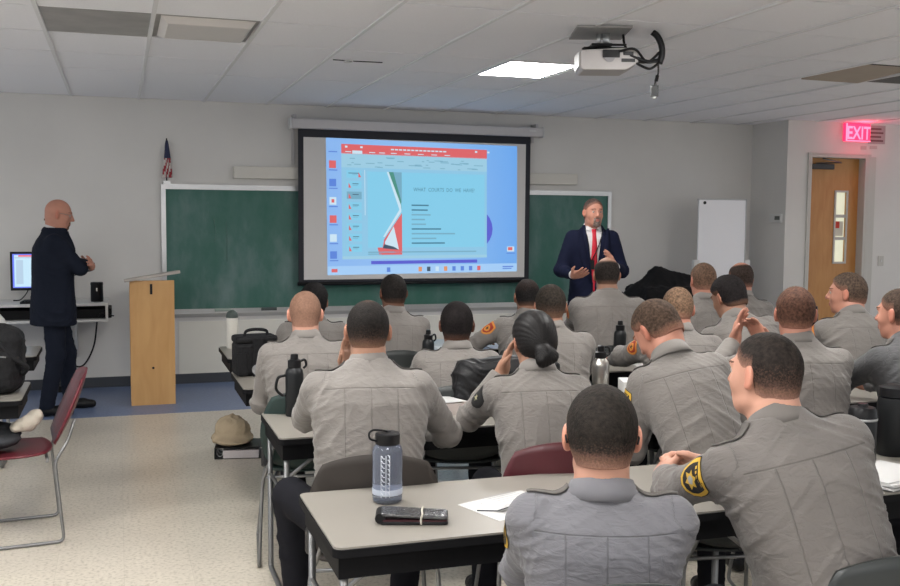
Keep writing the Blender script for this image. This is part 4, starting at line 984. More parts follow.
def add_hand(F, W, d, n, side, sc=1.0, curl=.5, k=.008, spread=.10, thick=1.0):
    """W wrist, d direction of the fingers, n palm normal, side +1: thumb on d x n side"""
    d = unit(d); n = unit(n-d*(n@d)); t = unit(np.cross(d, n))*side; R = np.stack([t, d, n], 1)
    F.rbox(W+d*.047*sc, R, V(.041, .047, .0145)*sc, .013*sc, k=.014)
    F.cap(W-d*.02*sc, W+d*.02*sc, .026*sc, .027*sc, k=.02)
    for i, (o, ln) in enumerate(((.030, .070), (.0105, .080), (-.0095, .074), (-.029, .058))):
        b = W+(d*.088+t*o)*sc; ang = curl*(.55+.08*i); dd = unit(d+t*spread*(1.5-i)*.6)
        r0 = .0090*sc*thick
        for j, fr in enumerate((.45, .32, .23)):
            dd = unit(dd*math.cos(ang)+n*math.sin(ang)); e = b+dd*ln*fr*sc; F.cap(b, e, r0*(1-.07*j), r0*(.94-.07*j), k=.004); b = e; ang = curl*.75
    b = W+(d*.022+t*.030)*sc; e = b+unit(t*.75+d*.75+n*.35)*.040*sc; F.cap(b, e, .0145*sc, .0105*sc, k=.010)
    e2 = e+unit(t*.25+d*1.0+n*.45)*.030*sc; F.cap(e, e2, .0105*sc, .0085*sc, k=.004)
def add_head(F, C, R, hs, neck=None, fine=True, ears=True):
    def g(x, y, z): return C+R@(V(x, y, z)*hs)
    I = R
    F.ell(g(0, -.012, .026), I, V(.078, .098, .094)*hs, k=.02)
    F.ell(g(0, .03, -.03), I, V(.061, .062, .082)*hs, k=.03)
    F.ell(g(0, .036, -.074), I, V(.046, .045, .034)*hs, k=.03)
    F.cap(g(0, .070, -.098), g(0, .070, -.098), .017*hs, k=.02)
    for s_ in (-1, 1):
        F.cap(g(s_*.040, .056, -.026), g(s_*.040, .056, -.026), .021*hs, k=.02)
        F.cap(g(s_*.050, .0, -.062), g(s_*.032, .05, -.09), .012*hs, k=.02)
    F.cap(g(-.036, .080, .030), g(.036, .080, .030), .011*hs, k=.014)
    for s_ in (-1, 1): F.cap(g(s_*.032, .108, .010), g(s_*.030, .108, .010), .017*hs, k=.012, mode='sub')
    F.cap(g(0, .088, .020), g(0, .112, -.022), .0085*hs, .0115*hs, k=.010)
    for s_ in (-1, 1): F.cap(g(s_*.011, .100, -.026), g(s_*.010, .098, -.026), .0085*hs, k=.007)
    F.cap(g(-.017, .088, -.053), g(.017, .088, -.053), .0075*hs, k=.006); F.cap(g(-.014, .087, -.066), g(.014, .087, -.066), .008*hs, k=.006)
    F.cap(g(-.02, .103, -.0595), g(.02, .103, -.0595), .0045*hs, k=.004, mode='sub')
    if ears:
        for s_ in (-1, 1):
            c, sn = math.cos(.42*s_), math.sin(.42*s_); E = R@np.array([[c, -sn, 0], [sn, c, 0], [0, 0, 1.]])
            F.ell(g(s_*.083, -.012, .0), E, V(.0085, .019, .033)*hs, k=.007)
            F.ell(g(s_*.0935, -.006, .003), E, V(.006, .009, .017)*hs, k=.005, mode='sub')
            F.cap(g(s_*.080, -.004, -.026), g(s_*.080, -.004, -.026), .009*hs, k=.008)
    if neck is not None:
        F.cap(g(0, -.028, -.045), neck, .058*hs, .060*hs, k=.03)
        F.cap(g(0, -.055, -.03), neck+V(0, -.0, 0), .04*hs, .052*hs, k=.03)
HAIRLINE_Y = [-.13, -.05, -.022, -.018, .012, .016, .045, .07, .11]
HAIRLINE_Z = [-.062, -.060, -.045, .02, .022, .02, .040, .068, .080]
def head_shells(h, style):
    """the head alone at fine resolution; returns verts in head frame, normals, faces"""
    F = Field((-.12, -.14, -.15), (.12, .15, .15), h); add_head(F, V(0, 0, 0), np.eye(3), 1.0, neck=V(0, -.045, -.16), ears=False)
    v, f = F.mesh(); v = relax(v, f, 1); return v, f, vnormals(v, f)
_hc = {}
def shell_part(name, mask, th, m, parent, C, R, hs, h=.0042, grow=1.0, rough=.0, seed=0, lift=.0009):
    if h not in _hc: _hc[h] = head_shells(h, None)
    v, f, n = _hc[h]; mk = mask(v)
    keep = (mk[f] > 0).all(1); ff = f[keep]
    if len(ff) == 0: return None
    used = np.unique(ff); mp = np.full(len(v), -1); mp[used] = np.arange(len(used)); ff = mp[ff]; vv, nn, mm = v[used], n[used], np.clip(mk[used], 0, 1)
    rs = np.random.RandomState(seed)
    # solid: outer surface with an edge that closes onto an inner layer
    out = vv+nn*(lift+th*np.minimum(1, mm*1.6)[:, None]*(1+rough*(rs.rand(len(vv), 1)-.5)))
    if grow != 1.0: out = out*(1+(grow-1)*mm[:, None])
    e = np.concatenate([ff[:, [0, 1]], ff[:, [1, 2]], ff[:, [2, 3]], ff[:, [3, 0]]])
    key = {}
    for a, b in e.tolist(): key[(a, b)] = 1
    bnd = np.array([(a, b) for (a, b) in key if (b, a) not in key]); N = len(vv); inn = vv-nn*.003
    side = np.stack([bnd[:, 1], bnd[:, 0], bnd[:, 0]+N, bnd[:, 1]+N], 1)
    allv = np.concatenate([out, inn]); allf = np.concatenate([ff, side, ff[:, ::-1]+N]); fade = np.concatenate([mm, mm])
    return np_obj(name, C+(allv*hs)@R.T, allf, m, parent, {'fade': fade, 'blush': fade*0})
def hair_mask(bald=0, top=1.0, spot=0, recede=0, sides=1.0, low=0):
    def mk(v):
        ln = np.interp(v[:, 1], HAIRLINE_Y, HAIRLINE_Z)+recede*np.clip((v[:, 1]-.0)/.08, 0, 1)-low*(v[:, 1] < -.03)
        m = np.clip((v[:, 2]-ln)/.045, -1, 1)
        hz = np.clip((v[:, 2]+.03)/.10, 0, 1)      # faded sides, fuller top
        m = np.where(m > 0, .25*np.clip(m*4, 0, 1)+np.clip(m, 0, 1)*.75*(sides*(1-hz)+top*hz), m)
        if bald:   # bare crown
            d = np.sqrt((v[:, 0]/1.0)**2+((v[:, 1]-.0)/1.25)**2); inside_ = np.clip((bald-d)/.018, 0, 1)*(v[:, 2] > .06); m = m*(1-inside_)-inside_*.02
        if spot:   # thin patch on the crown
            d = np.sqrt(v[:, 0]**2+(v[:, 1]+.035)**2+((v[:, 2]-.11)*.7)**2); m = m*(1-spot*np.clip(1-d/.045, 0, 1))
        return m
    return mk
def brow_mask(v): return np.minimum(np.minimum((.0042-np.abs(v[:, 2]-.036+.12*np.abs(np.abs(v[:, 0])-.028))), (.020-np.abs(np.abs(v[:, 0])-.032))), v[:, 1]-.04)*200
def goatee_mask(v): return np.clip(np.minimum((.032-np.abs(v[:, 0])), np.minimum(v[:, 1]-.05, np.minimum(-.036-v[:, 2], v[:, 2]+.125)))*120, -1, 1)*np.where((np.abs(v[:, 0]) < .014) & (np.abs(v[:, 2]+.060) < .011), -1, 1)
def lip_mask(v): return np.minimum(.020-np.abs(v[:, 0]), np.minimum(.010-np.abs(v[:, 2]+.060), v[:, 1]-.05))*200
M_lip = mat('lips', (.35, .12, .10), .5, var=.05)

def project_patch(outline, center, nrm, upv, w, hh, bvhs, off, mi_rings, inner=None):
    """drape a flat outline (list of (u,v) in -1..1) on the sleeve: rays from outside along -nrm"""
    pass
SHIELD = [(-.9, .92), (-.45, 1.0), (0, 1.0), (.45, 1.0), (.9, .92), (.98, .4), (.95, -.1), (.75, -.55), (.4, -.88), (0, -1.0), (-.4, -.88), (-.75, -.55), (-.95, -.1), (-.98, .4)]
def star(n, ro, ri, cx=0, cy=0): return [((cx+(ro if k % 2 == 0 else ri)*math.sin(PI*k/n)), (cy+(ro if k % 2 == 0 else ri)*math.cos(PI*k/n))) for k in range(2*n)]
def patch_obj(name, tree, c, nrm, upv, w, h, cols, parent, label=None, emblem='star'):
    nrm = Vector(nrm).normalized(); upv = Vector(upv); upv = (upv-nrm*upv.dot(nrm)).normalized(); side = upv.cross(nrm); c = Vector(c)
    bm = nb()
    def lay(outl, sc, off, mi, cc=(0, 0), rings=5):
        ol = []
        for i in range(len(outl)):
            a, b = outl[i], outl[(i+1) % len(outl)]
            for k in range(2): ol.append((a[0]+(b[0]-a[0])*k/2, a[1]+(b[1]-a[1])*k/2))
        def P(u, v):
            o = c+side*u*w/2+upv*v*h/2+nrm*.09; hit = tree.ray_cast(o, -nrm, .2)
            return (hit[0]+hit[1]*off) if hit[0] is not None else (c+side*u*w/2+upv*v*h/2+nrm*off)
        prev = None; cen = bm.verts.new(P(*cc))
        for r_ in range(1, rings+1):
            ring = [bm.verts.new(P(cc[0]+(u*sc-cc[0])*r_/rings, cc[1]+(v*sc-cc[1])*r_/rings)) for u, v in ol]; m_ = len(ring)
            for k in range(m_):
                f = bm.faces.new((cen, ring[k], ring[(k+1) % m_]) if prev is None else (prev[k], ring[k], ring[(k+1) % m_], prev[(k+1) % m_])); f.material_index = mi; f.smooth = True
            prev = ring
    lay(SHIELD, 1.0, .0022, 2); lay(SHIELD, .95, .003, 0); lay(SHIELD, .76, .0038, 1)
    if emblem == 'star':
        lay(star(6, .52, .30), 1, .0048, 0, rings=3); lay(star(5, .24, .2), 1, .0056, 3, rings=2)
        for k in range(5): lay([(-.5+.22*k, .60), (-.36+.22*k, .60), (-.36+.22*k, .70), (-.5+.22*k, .70)], 1, .0048, 0, (-.43+.22*k, .65), 1)
    else:
        lay([(.5*math.cos(a*PI/6), .45*math.sin(a*PI/6)-.05) for a in range(12)], 1, .0046, 0, rings=2); lay(star(5, .34, .14, 0, -.05), 1, .0056, 3, (0, -.05), 2)
    bmesh.ops.recalc_face_normals(bm, faces=bm.faces)
    return obj(name, bm, cols, parent, label=label)
PC = {'gold': [mat('patch_gold', (.62, .38, .045), .6), mat('patch_black', (.012, .012, .014), .7), mat('patch_edge', (.02, .015, .01), .7), mat('patch_grey', (.35, .36, .36), .6)],
      'orange': [mat('patch_orange', (.62, .24, .04), .6), mat('patch_red', (.30, .03, .015), .7), mat('patch_orange_edge', (.55, .16, .03), .7), mat('patch_dark', (.05, .03, .015), .6)],
      'silver': [mat('patch_black_field', (.015, .015, .016), .7), mat('patch_black_2', (.02, .02, .02), .7), mat('patch_black_edge', (.01, .01, .01), .7), mat('patch_pale', (.42, .40, .25), .6)]}
def collar(parent, m, P, R, L, hs, hunch, ws=1.0, off=0, arc=316, open_front=True, name='collar', hgt=.040):
    base = P+R@V(0, hunch*.4-.002, L*.985); bm = nb(); n = 28; rows = []
    for (dr, dz) in ((.0, -.012), (.000, .006), (-.004, hgt), (.003, hgt+.002), (.014, .008), (.022, -.012)):
        ring = []
        for k in range(n+1):
            a = math.radians(-90-arc/2+arc*k/n); fr = (math.sin(a)+1)/2   # 0 at the back, 1 at the front
            rx, ry = (.070+dr+off)*hs, (.068+dr+off)*hs
            ring.append(bm.verts.new(base+R@V(rx*math.cos(a), ry*math.sin(a)+.004, dz*(1-.45*fr)-.030*fr+.004)))
        rows.append(ring)
    for i in range(len(rows)-1):
        for k in range(n): f = bm.faces.new((rows[i][k], rows[i][k+1], rows[i+1][k+1], rows[i+1][k])); f.smooth = True
    bmesh.ops.recalc_face_normals(bm, faces=bm.faces)
    o = obj(name, bm, m, parent, smooth='all')
    s_ = o.modifiers.new('solid', 'SOLIDIFY'); s_.thickness = .003
    return o

def person(name, label, x=0, y=0, face=0.0, hx=None, hy=None, key=None, ty=None, seat=True, lean=.2, roll=0, hunch=.035, L=.50, sc=1.0, head=(0, 0, 0), headc=None, skin='fair', hair=None, hairc=(.03, .02, .015),
           hth=.004, arms=None, h=.007, outfit='shirt', shirt=None, patch=None, gear=True, twist=0, ws=1.0, top=None, extra=None, group=None, legs=None, hs=1.0, hipz=None, epaulet=True, fseed=1, handsc=1.0, neckf=0, category='person', hcurl=.45, shoulder=0):
    """angles are to the right / forward; x, y = floor point under the pelvis; arms: dict side -> (wrist xyz in body frame, pole, finger dir, palm normal)"""
    t = thing(name, label, category, (x, y, 0), -face, group)
    hz = (.56 if seat else .93*sc) if hipz is None else hipz
    P = V(0, 0, hz); R = rotm(twist, lean, roll); sk = SK[skin]
    HR = rotm(head[0], head[1], head[2])
    NR = rotm(twist*.5+head[0]*.3, lean*.45+head[1]*.35+neckf, roll*.5+head[2]*.3)
    def solve():
        nk = P+R@V(0, hunch*.4, L); return nk, nk+NR@V(0, .026, .112*hs)
    neck, C = solve()
    if top is not None:     # fit the height of the crown to the photo
        def crown(c): return c[2]+(HR@V(0, -.04*math.sin(head[1]), .118))[2]*hs
        for _ in range(8): L = min(max(L+(top-crown(C))/max(R[2, 2], .3), .41), .585); neck, C = solve()
        P = P+V(0, 0, min(max(top-crown(C), -.06), .06)); neck, C = solve()
        hz = P[2]
    if hx is not None:
        c_, s__ = math.cos(-face), math.sin(-face); x, y = hx-(C[0]*c_-C[1]*s__), hy-(C[0]*s__+C[1]*c_); t.location = (x, y, 0)
    def w2l(p):
        c_, s__ = math.cos(face), math.sin(face); dx, dy = p[0]-x, p[1]-y; return V(dx*c_-dy*s__, dx*s__+dy*c_, p[2])
    if key in CH:
        CH[key].location = (x+math.sin(face)*.0, y+.0, 0); CH[key].rotation_euler = (0, 0, -face)
    sd = {}
    l1, l2 = .290*sc, .262*sc
    arms = dict(arms or {})
    for s_ in (-1, 1):
        Sh = P+R@V(s_*.170*ws, hunch*.3-.004, L*.835+shoulder)
        a = arms.get(s_)
        if a is None:
            q = w2l((x, (ty if ty else y+.42)+.13, .795)); a = ((s_*.15, q[1], .795), (s_*.55, -.25, -.8), (-s_*.6, 1, 0), (0, 0, -1))
        elif len(a[0]) == 4: a = (w2l(a[0][:3]),)+tuple(a[1:])
        E, W = ik(Sh, np.array(a[0], float), l1, l2, a[1]); sd[s_] = (Sh, E, W, np.array(a[2], float), np.array(a[3], float), a[4] if len(a) > 4 else hcurl)
    # legs
    if legs is None:
        legs = {s_: (V(s_*.09, 0, hz-.03), V(s_*.15, .40, .53), V(s_*.16, .40+.06*s_*0, .10), V(s_*.1, 1, 0)) for s_ in (-1, 1)} if seat else \
               {s_: (V(s_*.09*sc, 0, hz-.05), V(s_*.10, .02, .50*sc), V(s_*.11, -.01, .10), V(s_*.15, 1, 0)) for s_ in (-1, 1)}
    pts = [P-.25, P+.25, C-.2, C+.2]+[q for s_ in (-1, 1) for q in (sd[s_][1], sd[s_][2]-.14, sd[s_][2]+.14)]+[q for s_ in (-1, 1) for q in legs[s_][:3]]
    lo = np.min(pts, 0)-.11; hi = np.max(pts, 0)+.11; lo[2] = max(lo[2], 0.0)-.01
    # ---------------- body: one continuous surface
    F = Field(lo, hi, h)
    F.op(torso_fn(P, R, L, PROF_BODY, hunch, ws*(.86 if outfit != 'shirt' else 1)), P-.35+np.minimum(0, R@V(0, 0, L)), P+.35+R@V(0, 0, L), k=.03, m=0)
    add_head(F, C, HR, hs, neck=neck-R@V(0, 0, .02))
    for s_ in (-1, 1):
        Sh, E, W, d, n, cu = sd[s_]
        F.cap(Sh, E, (.050 if outfit == 'shirt' else .036)*sc, (.040 if outfit == 'shirt' else .034)*sc, k=.03); F.cap(E, W, .040*sc, .026*sc, k=.02); add_hand(F, W, d, n, s_, sc*handsc, cu)
        K = legs[s_]; F.cap(K[0], K[1], .080*sc, .055*sc, k=.05); F.cap(K[1], K[2], .053*sc, .038*sc, k=.02)
        F.cap(K[2]+V(0, -.02, -.06), K[2]+unit(K[3])*.13+V(0, 0, -.07), .03, .025, k=.03)
    v, f = F.mesh(); v = relax(v, f, 1, .35)
    q = (v-C)@HR/hs
    bl = np.clip(.6-np.abs(np.abs(q[:, 0])-.09)/.03, 0, 1)*(np.abs(q[:, 2]) < .045)*(np.abs(q[:, 1]+.01) < .04)*.8
    bl = np.clip(bl+np.clip(1-np.linalg.norm(q-V(0, .112, -.024), axis=1)/.02, 0, 1)*.4, 0, 1)
    body = np_obj('body', v, f, sk, t, {'blush': bl})
    # eyes, brows, lips
    for s_ in (-1, 1):
        bm = nb(); c = C+HR@(V(s_*.031, .0765, .0105)*hs)
        bmesh.ops.create_uvsphere(bm, u_segments=12, v_segments=8, radius=.0125*hs, matrix=Matrix.Translation(c))
        cc = Vector(C+HR@(V(s_*.031, .0895, .010)*hs))
        for ff in bm.faces:
            if (ff.calc_center_median()-cc).length < .0062*hs: ff.material_index = 1
        obj('eye', bm, [M_eye, M_iris], t, smooth='all')
    hm = hair_mat('hair_'+name, hairc, SKC[skin])
    hh = .0036 if h < .006 else .005
    if hair != 'bald' or True: shell_part('eyebrows', brow_mask, .0005, hm, t, C, HR, hs, h=.0036)
    shell_part('lips', lip_mask, .0008, M_lip, t, C, HR, hs, h=.0036)
    if callable(hair): shell_part('hair', hair, hth, hm, t, C, HR, hs, h=hh, rough=.25, seed=fseed)
    # ---------------- clothes
    jacket = outfit in ('suit', 'open_suit')
    sm = shirt or M_shirt
    def sleeves(F, r0, r1, r2, r3, cut, kk=.045):
        for s_ in (-1, 1):
            Sh, E, W, d, n, cu = sd[s_]; u = unit(W-E); We = W-u*cut
            F.cap(Sh+R@V(0, 0, -.004), E, r0*sc, r1*sc, k=kk); F.cap(E, We+u*.04, r2*sc, r3*sc, k=.03)
            r = .09; F.half(We, u, We+u*.045-r, We+u*.045+r, k=.004)
    def cloth_field(prof, ex, r, cut, kk=.045, hh_=None):
        F = Field(lo, hi, hh_ or h*1.15)
        F.op(torso_fn(P, R, L, prof, hunch, ws*ex), P-.4+np.minimum(0, R@V(0, 0, L)), P+.4+R@V(0, 0, L), k=.03, m=0)
        sleeves(F, *r, cut, kk); return F
    def finish(F, nm, m, amp, seed):
        v, f = F.mesh(); v = relax(v, f, 2, .5); nn = vnormals(v, f)
        tq = (v-P)@R; tcv = np.stack([tq[:, 0], tq[:, 1]-hunch*.5, tq[:, 2]/L], 1)
        # sleeves: folds run around the arm, torso: sagging diagonal folds
        best = np.full(len(v), 9.); along = np.zeros(len(v))
        for s_ in (-1, 1):
            Sh, E, W = sd[s_][:3]
            for a, b, o in ((Sh, E, 0), (E, W, l1)):
                ab = b-a; tt = np.clip((v-a)@ab/(ab@ab), 0, 1); dd = np.linalg.norm(v-a-tt[:, None]*ab, axis=1); m_ = dd < best; best[m_] = dd[m_]; along[m_] = (o+tt*np.linalg.norm(ab)+s_*3)[m_]
        arm = np.clip((.085-best)/.02, 0, 1)*np.clip((np.abs(tcv[:, 0])-.15)/.03, 0, 1)+np.clip((.07-best)/.02, 0, 1)*(tcv[:, 1] > .16); arm = np.clip(arm, 0, 1)
        fs = fold_noise(np.stack([tcv[:, 0]*.8, tcv[:, 1]*.8, tcv[:, 2]*L*1.5+np.abs(tcv[:, 0])*1.1], 1), seed)
        fa = fold_noise(np.stack([along*1.6, tq[:, 0]*.5, tq[:, 2]*.5], 1), seed+7)
        low = .45+.75*np.clip((.55-tcv[:, 2])/.5, 0, 1)+.5*np.clip((np.abs(tcv[:, 0])-.12)/.06, 0, 1)
        elb = .5+1.0*np.exp(-((np.mod(along, 3)-l1)/.09)**2)
        v = v+nn*(amp*(fs*low*(1-arm)+fa*elb*arm)*np.clip((1.0-tcv[:, 2])/.08, .1, 1))[:, None]
        tcv[:, 0] = np.where(arm > .5, 9., tcv[:, 0])
        return np_obj(nm, v, f, m, t, {'tc': tcv}), v, f
    if outfit == 'shirt':
        F = cloth_field(PROF_SHIRT, 1.0, (.064, .054, .053, .040), .022)
        so, sv, sf = finish(F, 'shirt', sm, .0088, fseed)
        collar(so, sm, P, R, L, hs, hunch)
        tree = BVHTree.FromPolygons([tuple(q) for q in sv], sf.tolist())
        if epaulet:
            for s_ in (-1, 1):
                bm = nb(); rows = []; A = V(s_*.085, 0, 1.0); 
                for k in range(11):
                    u = k/10; row = []
                    for j in range(4):
                        o = Vector(P+R@V(s_*(.080+.105*u)*ws, hunch*.4+(-.018+.012*j)*(1-.2*u)*1.1, L*1.12)); hit = tree.ray_cast(o, Vector(-R[:, 2]), .3)
                        pnt = hit[0]+hit[1]*.005 if hit[0] is not None else o-Vector(R[:, 2])*.1
                        row.append(bm.verts.new(pnt))
                    rows.append(row)
                for k in range(10):
                    for j in range(3): bm.faces.new((rows[k][j], rows[k][j+1], rows[k+1][j+1], rows[k+1][j])).material_index = 0
                bmesh.ops.recalc_face_normals(bm, faces=bm.faces)
                eo = obj('epaulette', bm, [mat_ep], so, smooth='all'); md = eo.modifiers.new('solid', 'SOLIDIFY'); md.thickness = .004; md.offset = 0
        if patch:
            for s_, kind_, ang, *ps_ in patch:      # ang rotates the patch around the arm, 0 = straight out to the side, + = to the back
                Sh, E, W = sd[s_][:3]; ax_ = unit(E-Sh); outw = R@V(s_*math.cos(ang), -math.sin(ang), .15); outw = unit(outw-ax_*(outw@ax_))
                pc = Sh+ax_*.085+outw*.06
                patch_obj('shoulder_patch', tree, pc, outw, -ax_, .088*(ps_[0] if ps_ else 1), .108*(ps_[0] if ps_ else 1), PC[kind_], so, emblem='star' if kind_ == 'gold' else 'disc')
        if gear:
            F = Field(P-.30, P+.30, .008)
            bp = [(-.02, .166, .122), (.05, .172, .128)]
            tf = torso_fn(P-R@V(0, 0, .0), R, L, [(-.155, .188, .140), (-.06, .192, .144)], 0, ws); F.op(tf, P-.28, P+.28, k=.01, m=0)
            for ang_, w_, z_ in ((150, .03, -.07), (30, .03, -.07), (195, .035, -.09), (-15, .035, -.09), (-120, .022, -.06)):
                a_ = math.radians(ang_); F.rbox(P+R@V(.205*math.cos(a_)*ws, .15*math.sin(a_), z_*1.0+.015), R@np.array([[math.cos(a_), -math.sin(a_), 0], [math.sin(a_), math.cos(a_), 0], [0, 0, 1.]]), V(.02, w_, .05), .01, k=.01)
            v, f = F.mesh(); np_obj('duty_belt', relax(v, f, 1), f, M_leather, t)
        if extra: extra(t, tree, P, R, L, C, HR, sd, so)
    else:
        F = cloth_field(PROF_SHIRT, .90, (.050, .043, .041, .034), .004, hh_=.008)
        so, sv, sf = finish(F, 'shirt', mat_dress, .001, 3)
        collar(so, mat_dress, P, R, L, hs, hunch)
        m = M_navy if outfit == 'suit' else M_navy2
        F = cloth_field(PROF_JACKET, 1.0, (.064, .055, .053, .042), .028)
        if outfit == 'open_suit':      # open V from the waist button up to the neck
            Fw = R[:, 1]; 
            def wedge(X, Y, Z):
                p = [X-P[0], Y-P[1], Z-P[2]]; q = [(p[0]*R[0, i]+p[1]*R[1, i]+p[2]*R[2, i]) for i in range(3)]; s__ = q[2]/L
                wd = .006+.060*np.clip((s__-.12)/.8, 0, 1)+np.clip(.10-s__, 0, 1)*.10
                return np.maximum(np.abs(q[0])-wd, -(q[1]-.02))
            F.op(wedge, P+V(-.2, .0, -.3), P+V(.2, .3, .65), k=.006, mode='sub', m=.02)
        jo, jv, jf = finish(F, 'suit_jacket', m, .0035, fseed)
        tree = BVHTree.FromPolygons([tuple(q) for q in sv], sf.tolist()); jt = BVHTree.FromPolygons([tuple(q) for q in jv], jf.tolist())
        collar(jo, m, P, R, L, hs*1.14, hunch, name='jacket_collar', hgt=.020, arc=215)
        if extra: extra(t, tree, P, R, L, C, HR, sd, jo, jt)
    # trousers and shoes
    kp = [q_ for s_ in (-1, 1) for q_ in legs[s_][:3]]; F = Field(np.minimum(V(-.30, -.25, 0), np.min(kp, 0)-.13)*V(1, 1, 0), np.maximum(V(.30, .25, hz+.14), np.max(kp, 0)+.13), .010)
    F.ell(P+V(0, .0, -.0), np.eye(3), V(.178, .135, .115)*ws, k=.03)
    for s_ in (-1, 1):
        K = legs[s_]; F.cap(K[0], K[1], .092*sc, .072*sc, k=.06); F.cap(K[1], K[2]+V(0, 0, -.02), .070*sc, .058*sc, k=.03)
    F.half(V(0, 0, .055), V(0, 0, -1), V(-.6, -.4, -.05), V(.6, .85, .06))
    v, f = F.mesh(); v = relax(v, f, 2); nn = vnormals(v, f); v = v+nn*(.005*fold_noise(v*V(.6, .6, 1.3), fseed+3))[:, None]
    np_obj('trousers', v, f, m if jacket else M_trouser, t)
    for s_ in (-1, 1):
        A = legs[s_][2]; d = unit(legs[s_][3]*V(1, 1, 0)); F = Field(np.minimum(A-.1, A+d*.25-.1)*V(1, 1, 0)+V(0, 0, -.01), np.maximum(A+.1, A+d*.25+.1)*V(1, 1, 0)+V(0, 0, .16), .008)
        B = V(A[0], A[1], 0)
        F.cap(B-d*.03+V(0, 0, .045), B+d*.10+V(0, 0, .042), .042, .043, k=.02); F.cap(B+d*.10+V(0, 0, .038), B+d*.175+V(0, 0, .034), .044, .036, k=.03); F.cap(B+V(0, 0, .05), B+V(0, -.0, .12), .05, .046, k=.02)
        F.half(V(0, 0, .003), V(0, 0, -1), V(-2, -2, -.1), V(2, 2, .01))
        v, f = F.mesh(); np_obj('shoe', relax(v, f, 1), f, M_leather, t)
    return t
mat_ep = mat('epaulette_cloth', tuple(c*.55 for c in SH), .8)
mat_dress = mat('white_dress_shirt', (.62, .60, .60), .7, var=.03)
# ================================================================== PEOPLE
def ty_(r): return TR[r][0]
HB = hair_mask
def q(*a): return (*a, 0)       # a point given in room coordinates
def flat(s_): return (-s_*.5, 1, -.05), (0, 0, -1)
# ---- nearest row
def p1_extra(t, tree, P, R, L, C, HR, sd, so):
    bm = nb()       # eyeglass temples hooked over the ears
    for s_ in (-1, 1):
        g = [C+HR@V(s_*.080, .07, .016), C+HR@V(s_*.088, .0, .018), C+HR@V(s_*.090, -.028, .006), C+HR@V(s_*.086, -.034, -.012)]
        tube(bm, smoothpath(g), .0028, 6)
    tube(bm, smoothpath([C+HR@V(-.080, .07, .016), C+HR@V(-.03, .112, .012), C+HR@V(0, .114, .016), C+HR@V(.03, .112, .012), C+HR@V(.080, .07, .016)]), .002, 6)
    obj('eyeglasses', bm, M_black, t)
person('person', 'nearest officer, in bluish-lit grey shirt, seen from behind with dark buzz cut', hx=1.140, hy=2.20, top=1.250, face=.36, key='P1', ty=2.66, lean=.03, head=(.05, .05, 0), hs=1.06,
       hair=HB(spot=.0, top=1.05, sides=.75), hairc=(.014, .011, .009), hth=.005, shirt=M_shirt_cool_cast, h=.0048, patch=[(-1, 'gold', .12)], ws=1.0, extra=p1_extra, fseed=2, hunch=.05,
       arms={-1: ((-.13, .46, .80), (-.22, -.25, -1), *flat(-1)), 1: ((.12, .48, .80), (.3, -.25, -1), *flat(1))})
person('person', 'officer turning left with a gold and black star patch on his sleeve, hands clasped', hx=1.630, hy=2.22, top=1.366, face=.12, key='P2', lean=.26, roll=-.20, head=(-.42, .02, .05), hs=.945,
       skin='fair', hair=HB(spot=.0, top=.95, sides=.65, recede=.01), hairc=(.016, .012, .010), hth=.004, shirt=M_shirt_shaded, h=.0050, patch=[(-1, 'gold', 1.0, 1.15)], ws=1.0, fseed=5, hunch=.06, L=.53,
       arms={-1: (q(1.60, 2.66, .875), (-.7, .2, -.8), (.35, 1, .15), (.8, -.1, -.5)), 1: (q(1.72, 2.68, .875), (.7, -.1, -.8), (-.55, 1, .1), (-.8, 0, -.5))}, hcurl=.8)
# ---- second row
person('person', 'broad officer in grey shirt before the clear bottle, dark buzz cut, hand at his chin', hx=.912, hy=3.72, top=1.342, face=.18, key='P3', ty=4.08, legs={-1: (V(-.09, 0, .50), V(-.30, .38, .54), V(-.27, .40, .10), V(-.3, 1, 0)), 1: (V(.09, 0, .50), V(.2, .40, .54), V(.16, .42, .10), V(.1, 1, 0))}, lean=.26, head=(.06, .10, 0), skin='tan',
       hair=HB(spot=.3, top=1.0, sides=.7), hairc=(.011, .009, .008), h=.0060, ws=1.10, fseed=8, hunch=.06,
       arms={-1: (q(.89, 3.99, 1.03), (-.75, .1, -1), (.0, .05, .9), (.6, -.6, .1)), 1: ((.20, .50, .80), (.75, -.1, -.75), *flat(1))})
def bun(t, tree, P, R, L, C, HR, sd, so):
    hm = t.children
    F = Field(C-.17, C+.17, .0045)
    g = lambda x, y, z: C+HR@V(x, y, z)
    F.ell(g(0, -.022, .034), HR, V(.088, .104, .096), k=.01)
    F.ell(g(0, -.055, -.015), HR, V(.076, .07, .07), k=.03)
    F.half(g(0, .055, .0), HR@V(0, 1, -.75), C-.17, C+.17, k=.01)
    for k in range(3):
        a = k*2.1; F.cap(g(.028*math.cos(a), -.118, -.062+.024*math.sin(a)), g(.028*math.cos(a+1.6), -.128, -.062+.024*math.sin(a+1.6)), .026, .022, k=.010)
    F.cap(g(0, -.10, -.06), g(0, -.13, -.06), .034, .026, k=.012)
    v, f = F.mesh(); v = relax(v, f, 1); n = vnormals(v, f); ql = (v-C)@HR
    v = v+n*(.0007*np.sin(np.arctan2(ql[:, 0], ql[:, 2]+.02)*34+ql[:, 1]*40))[:, None]
    np_obj('hair', v, f, M_blackhair, t, label='glossy black hair pinned in a low bun')
M_blackhair = mat('black_hair', (.007, .006, .006), .5, var=.3, scale=60, bump=.15, bscale=200, spec=.25)
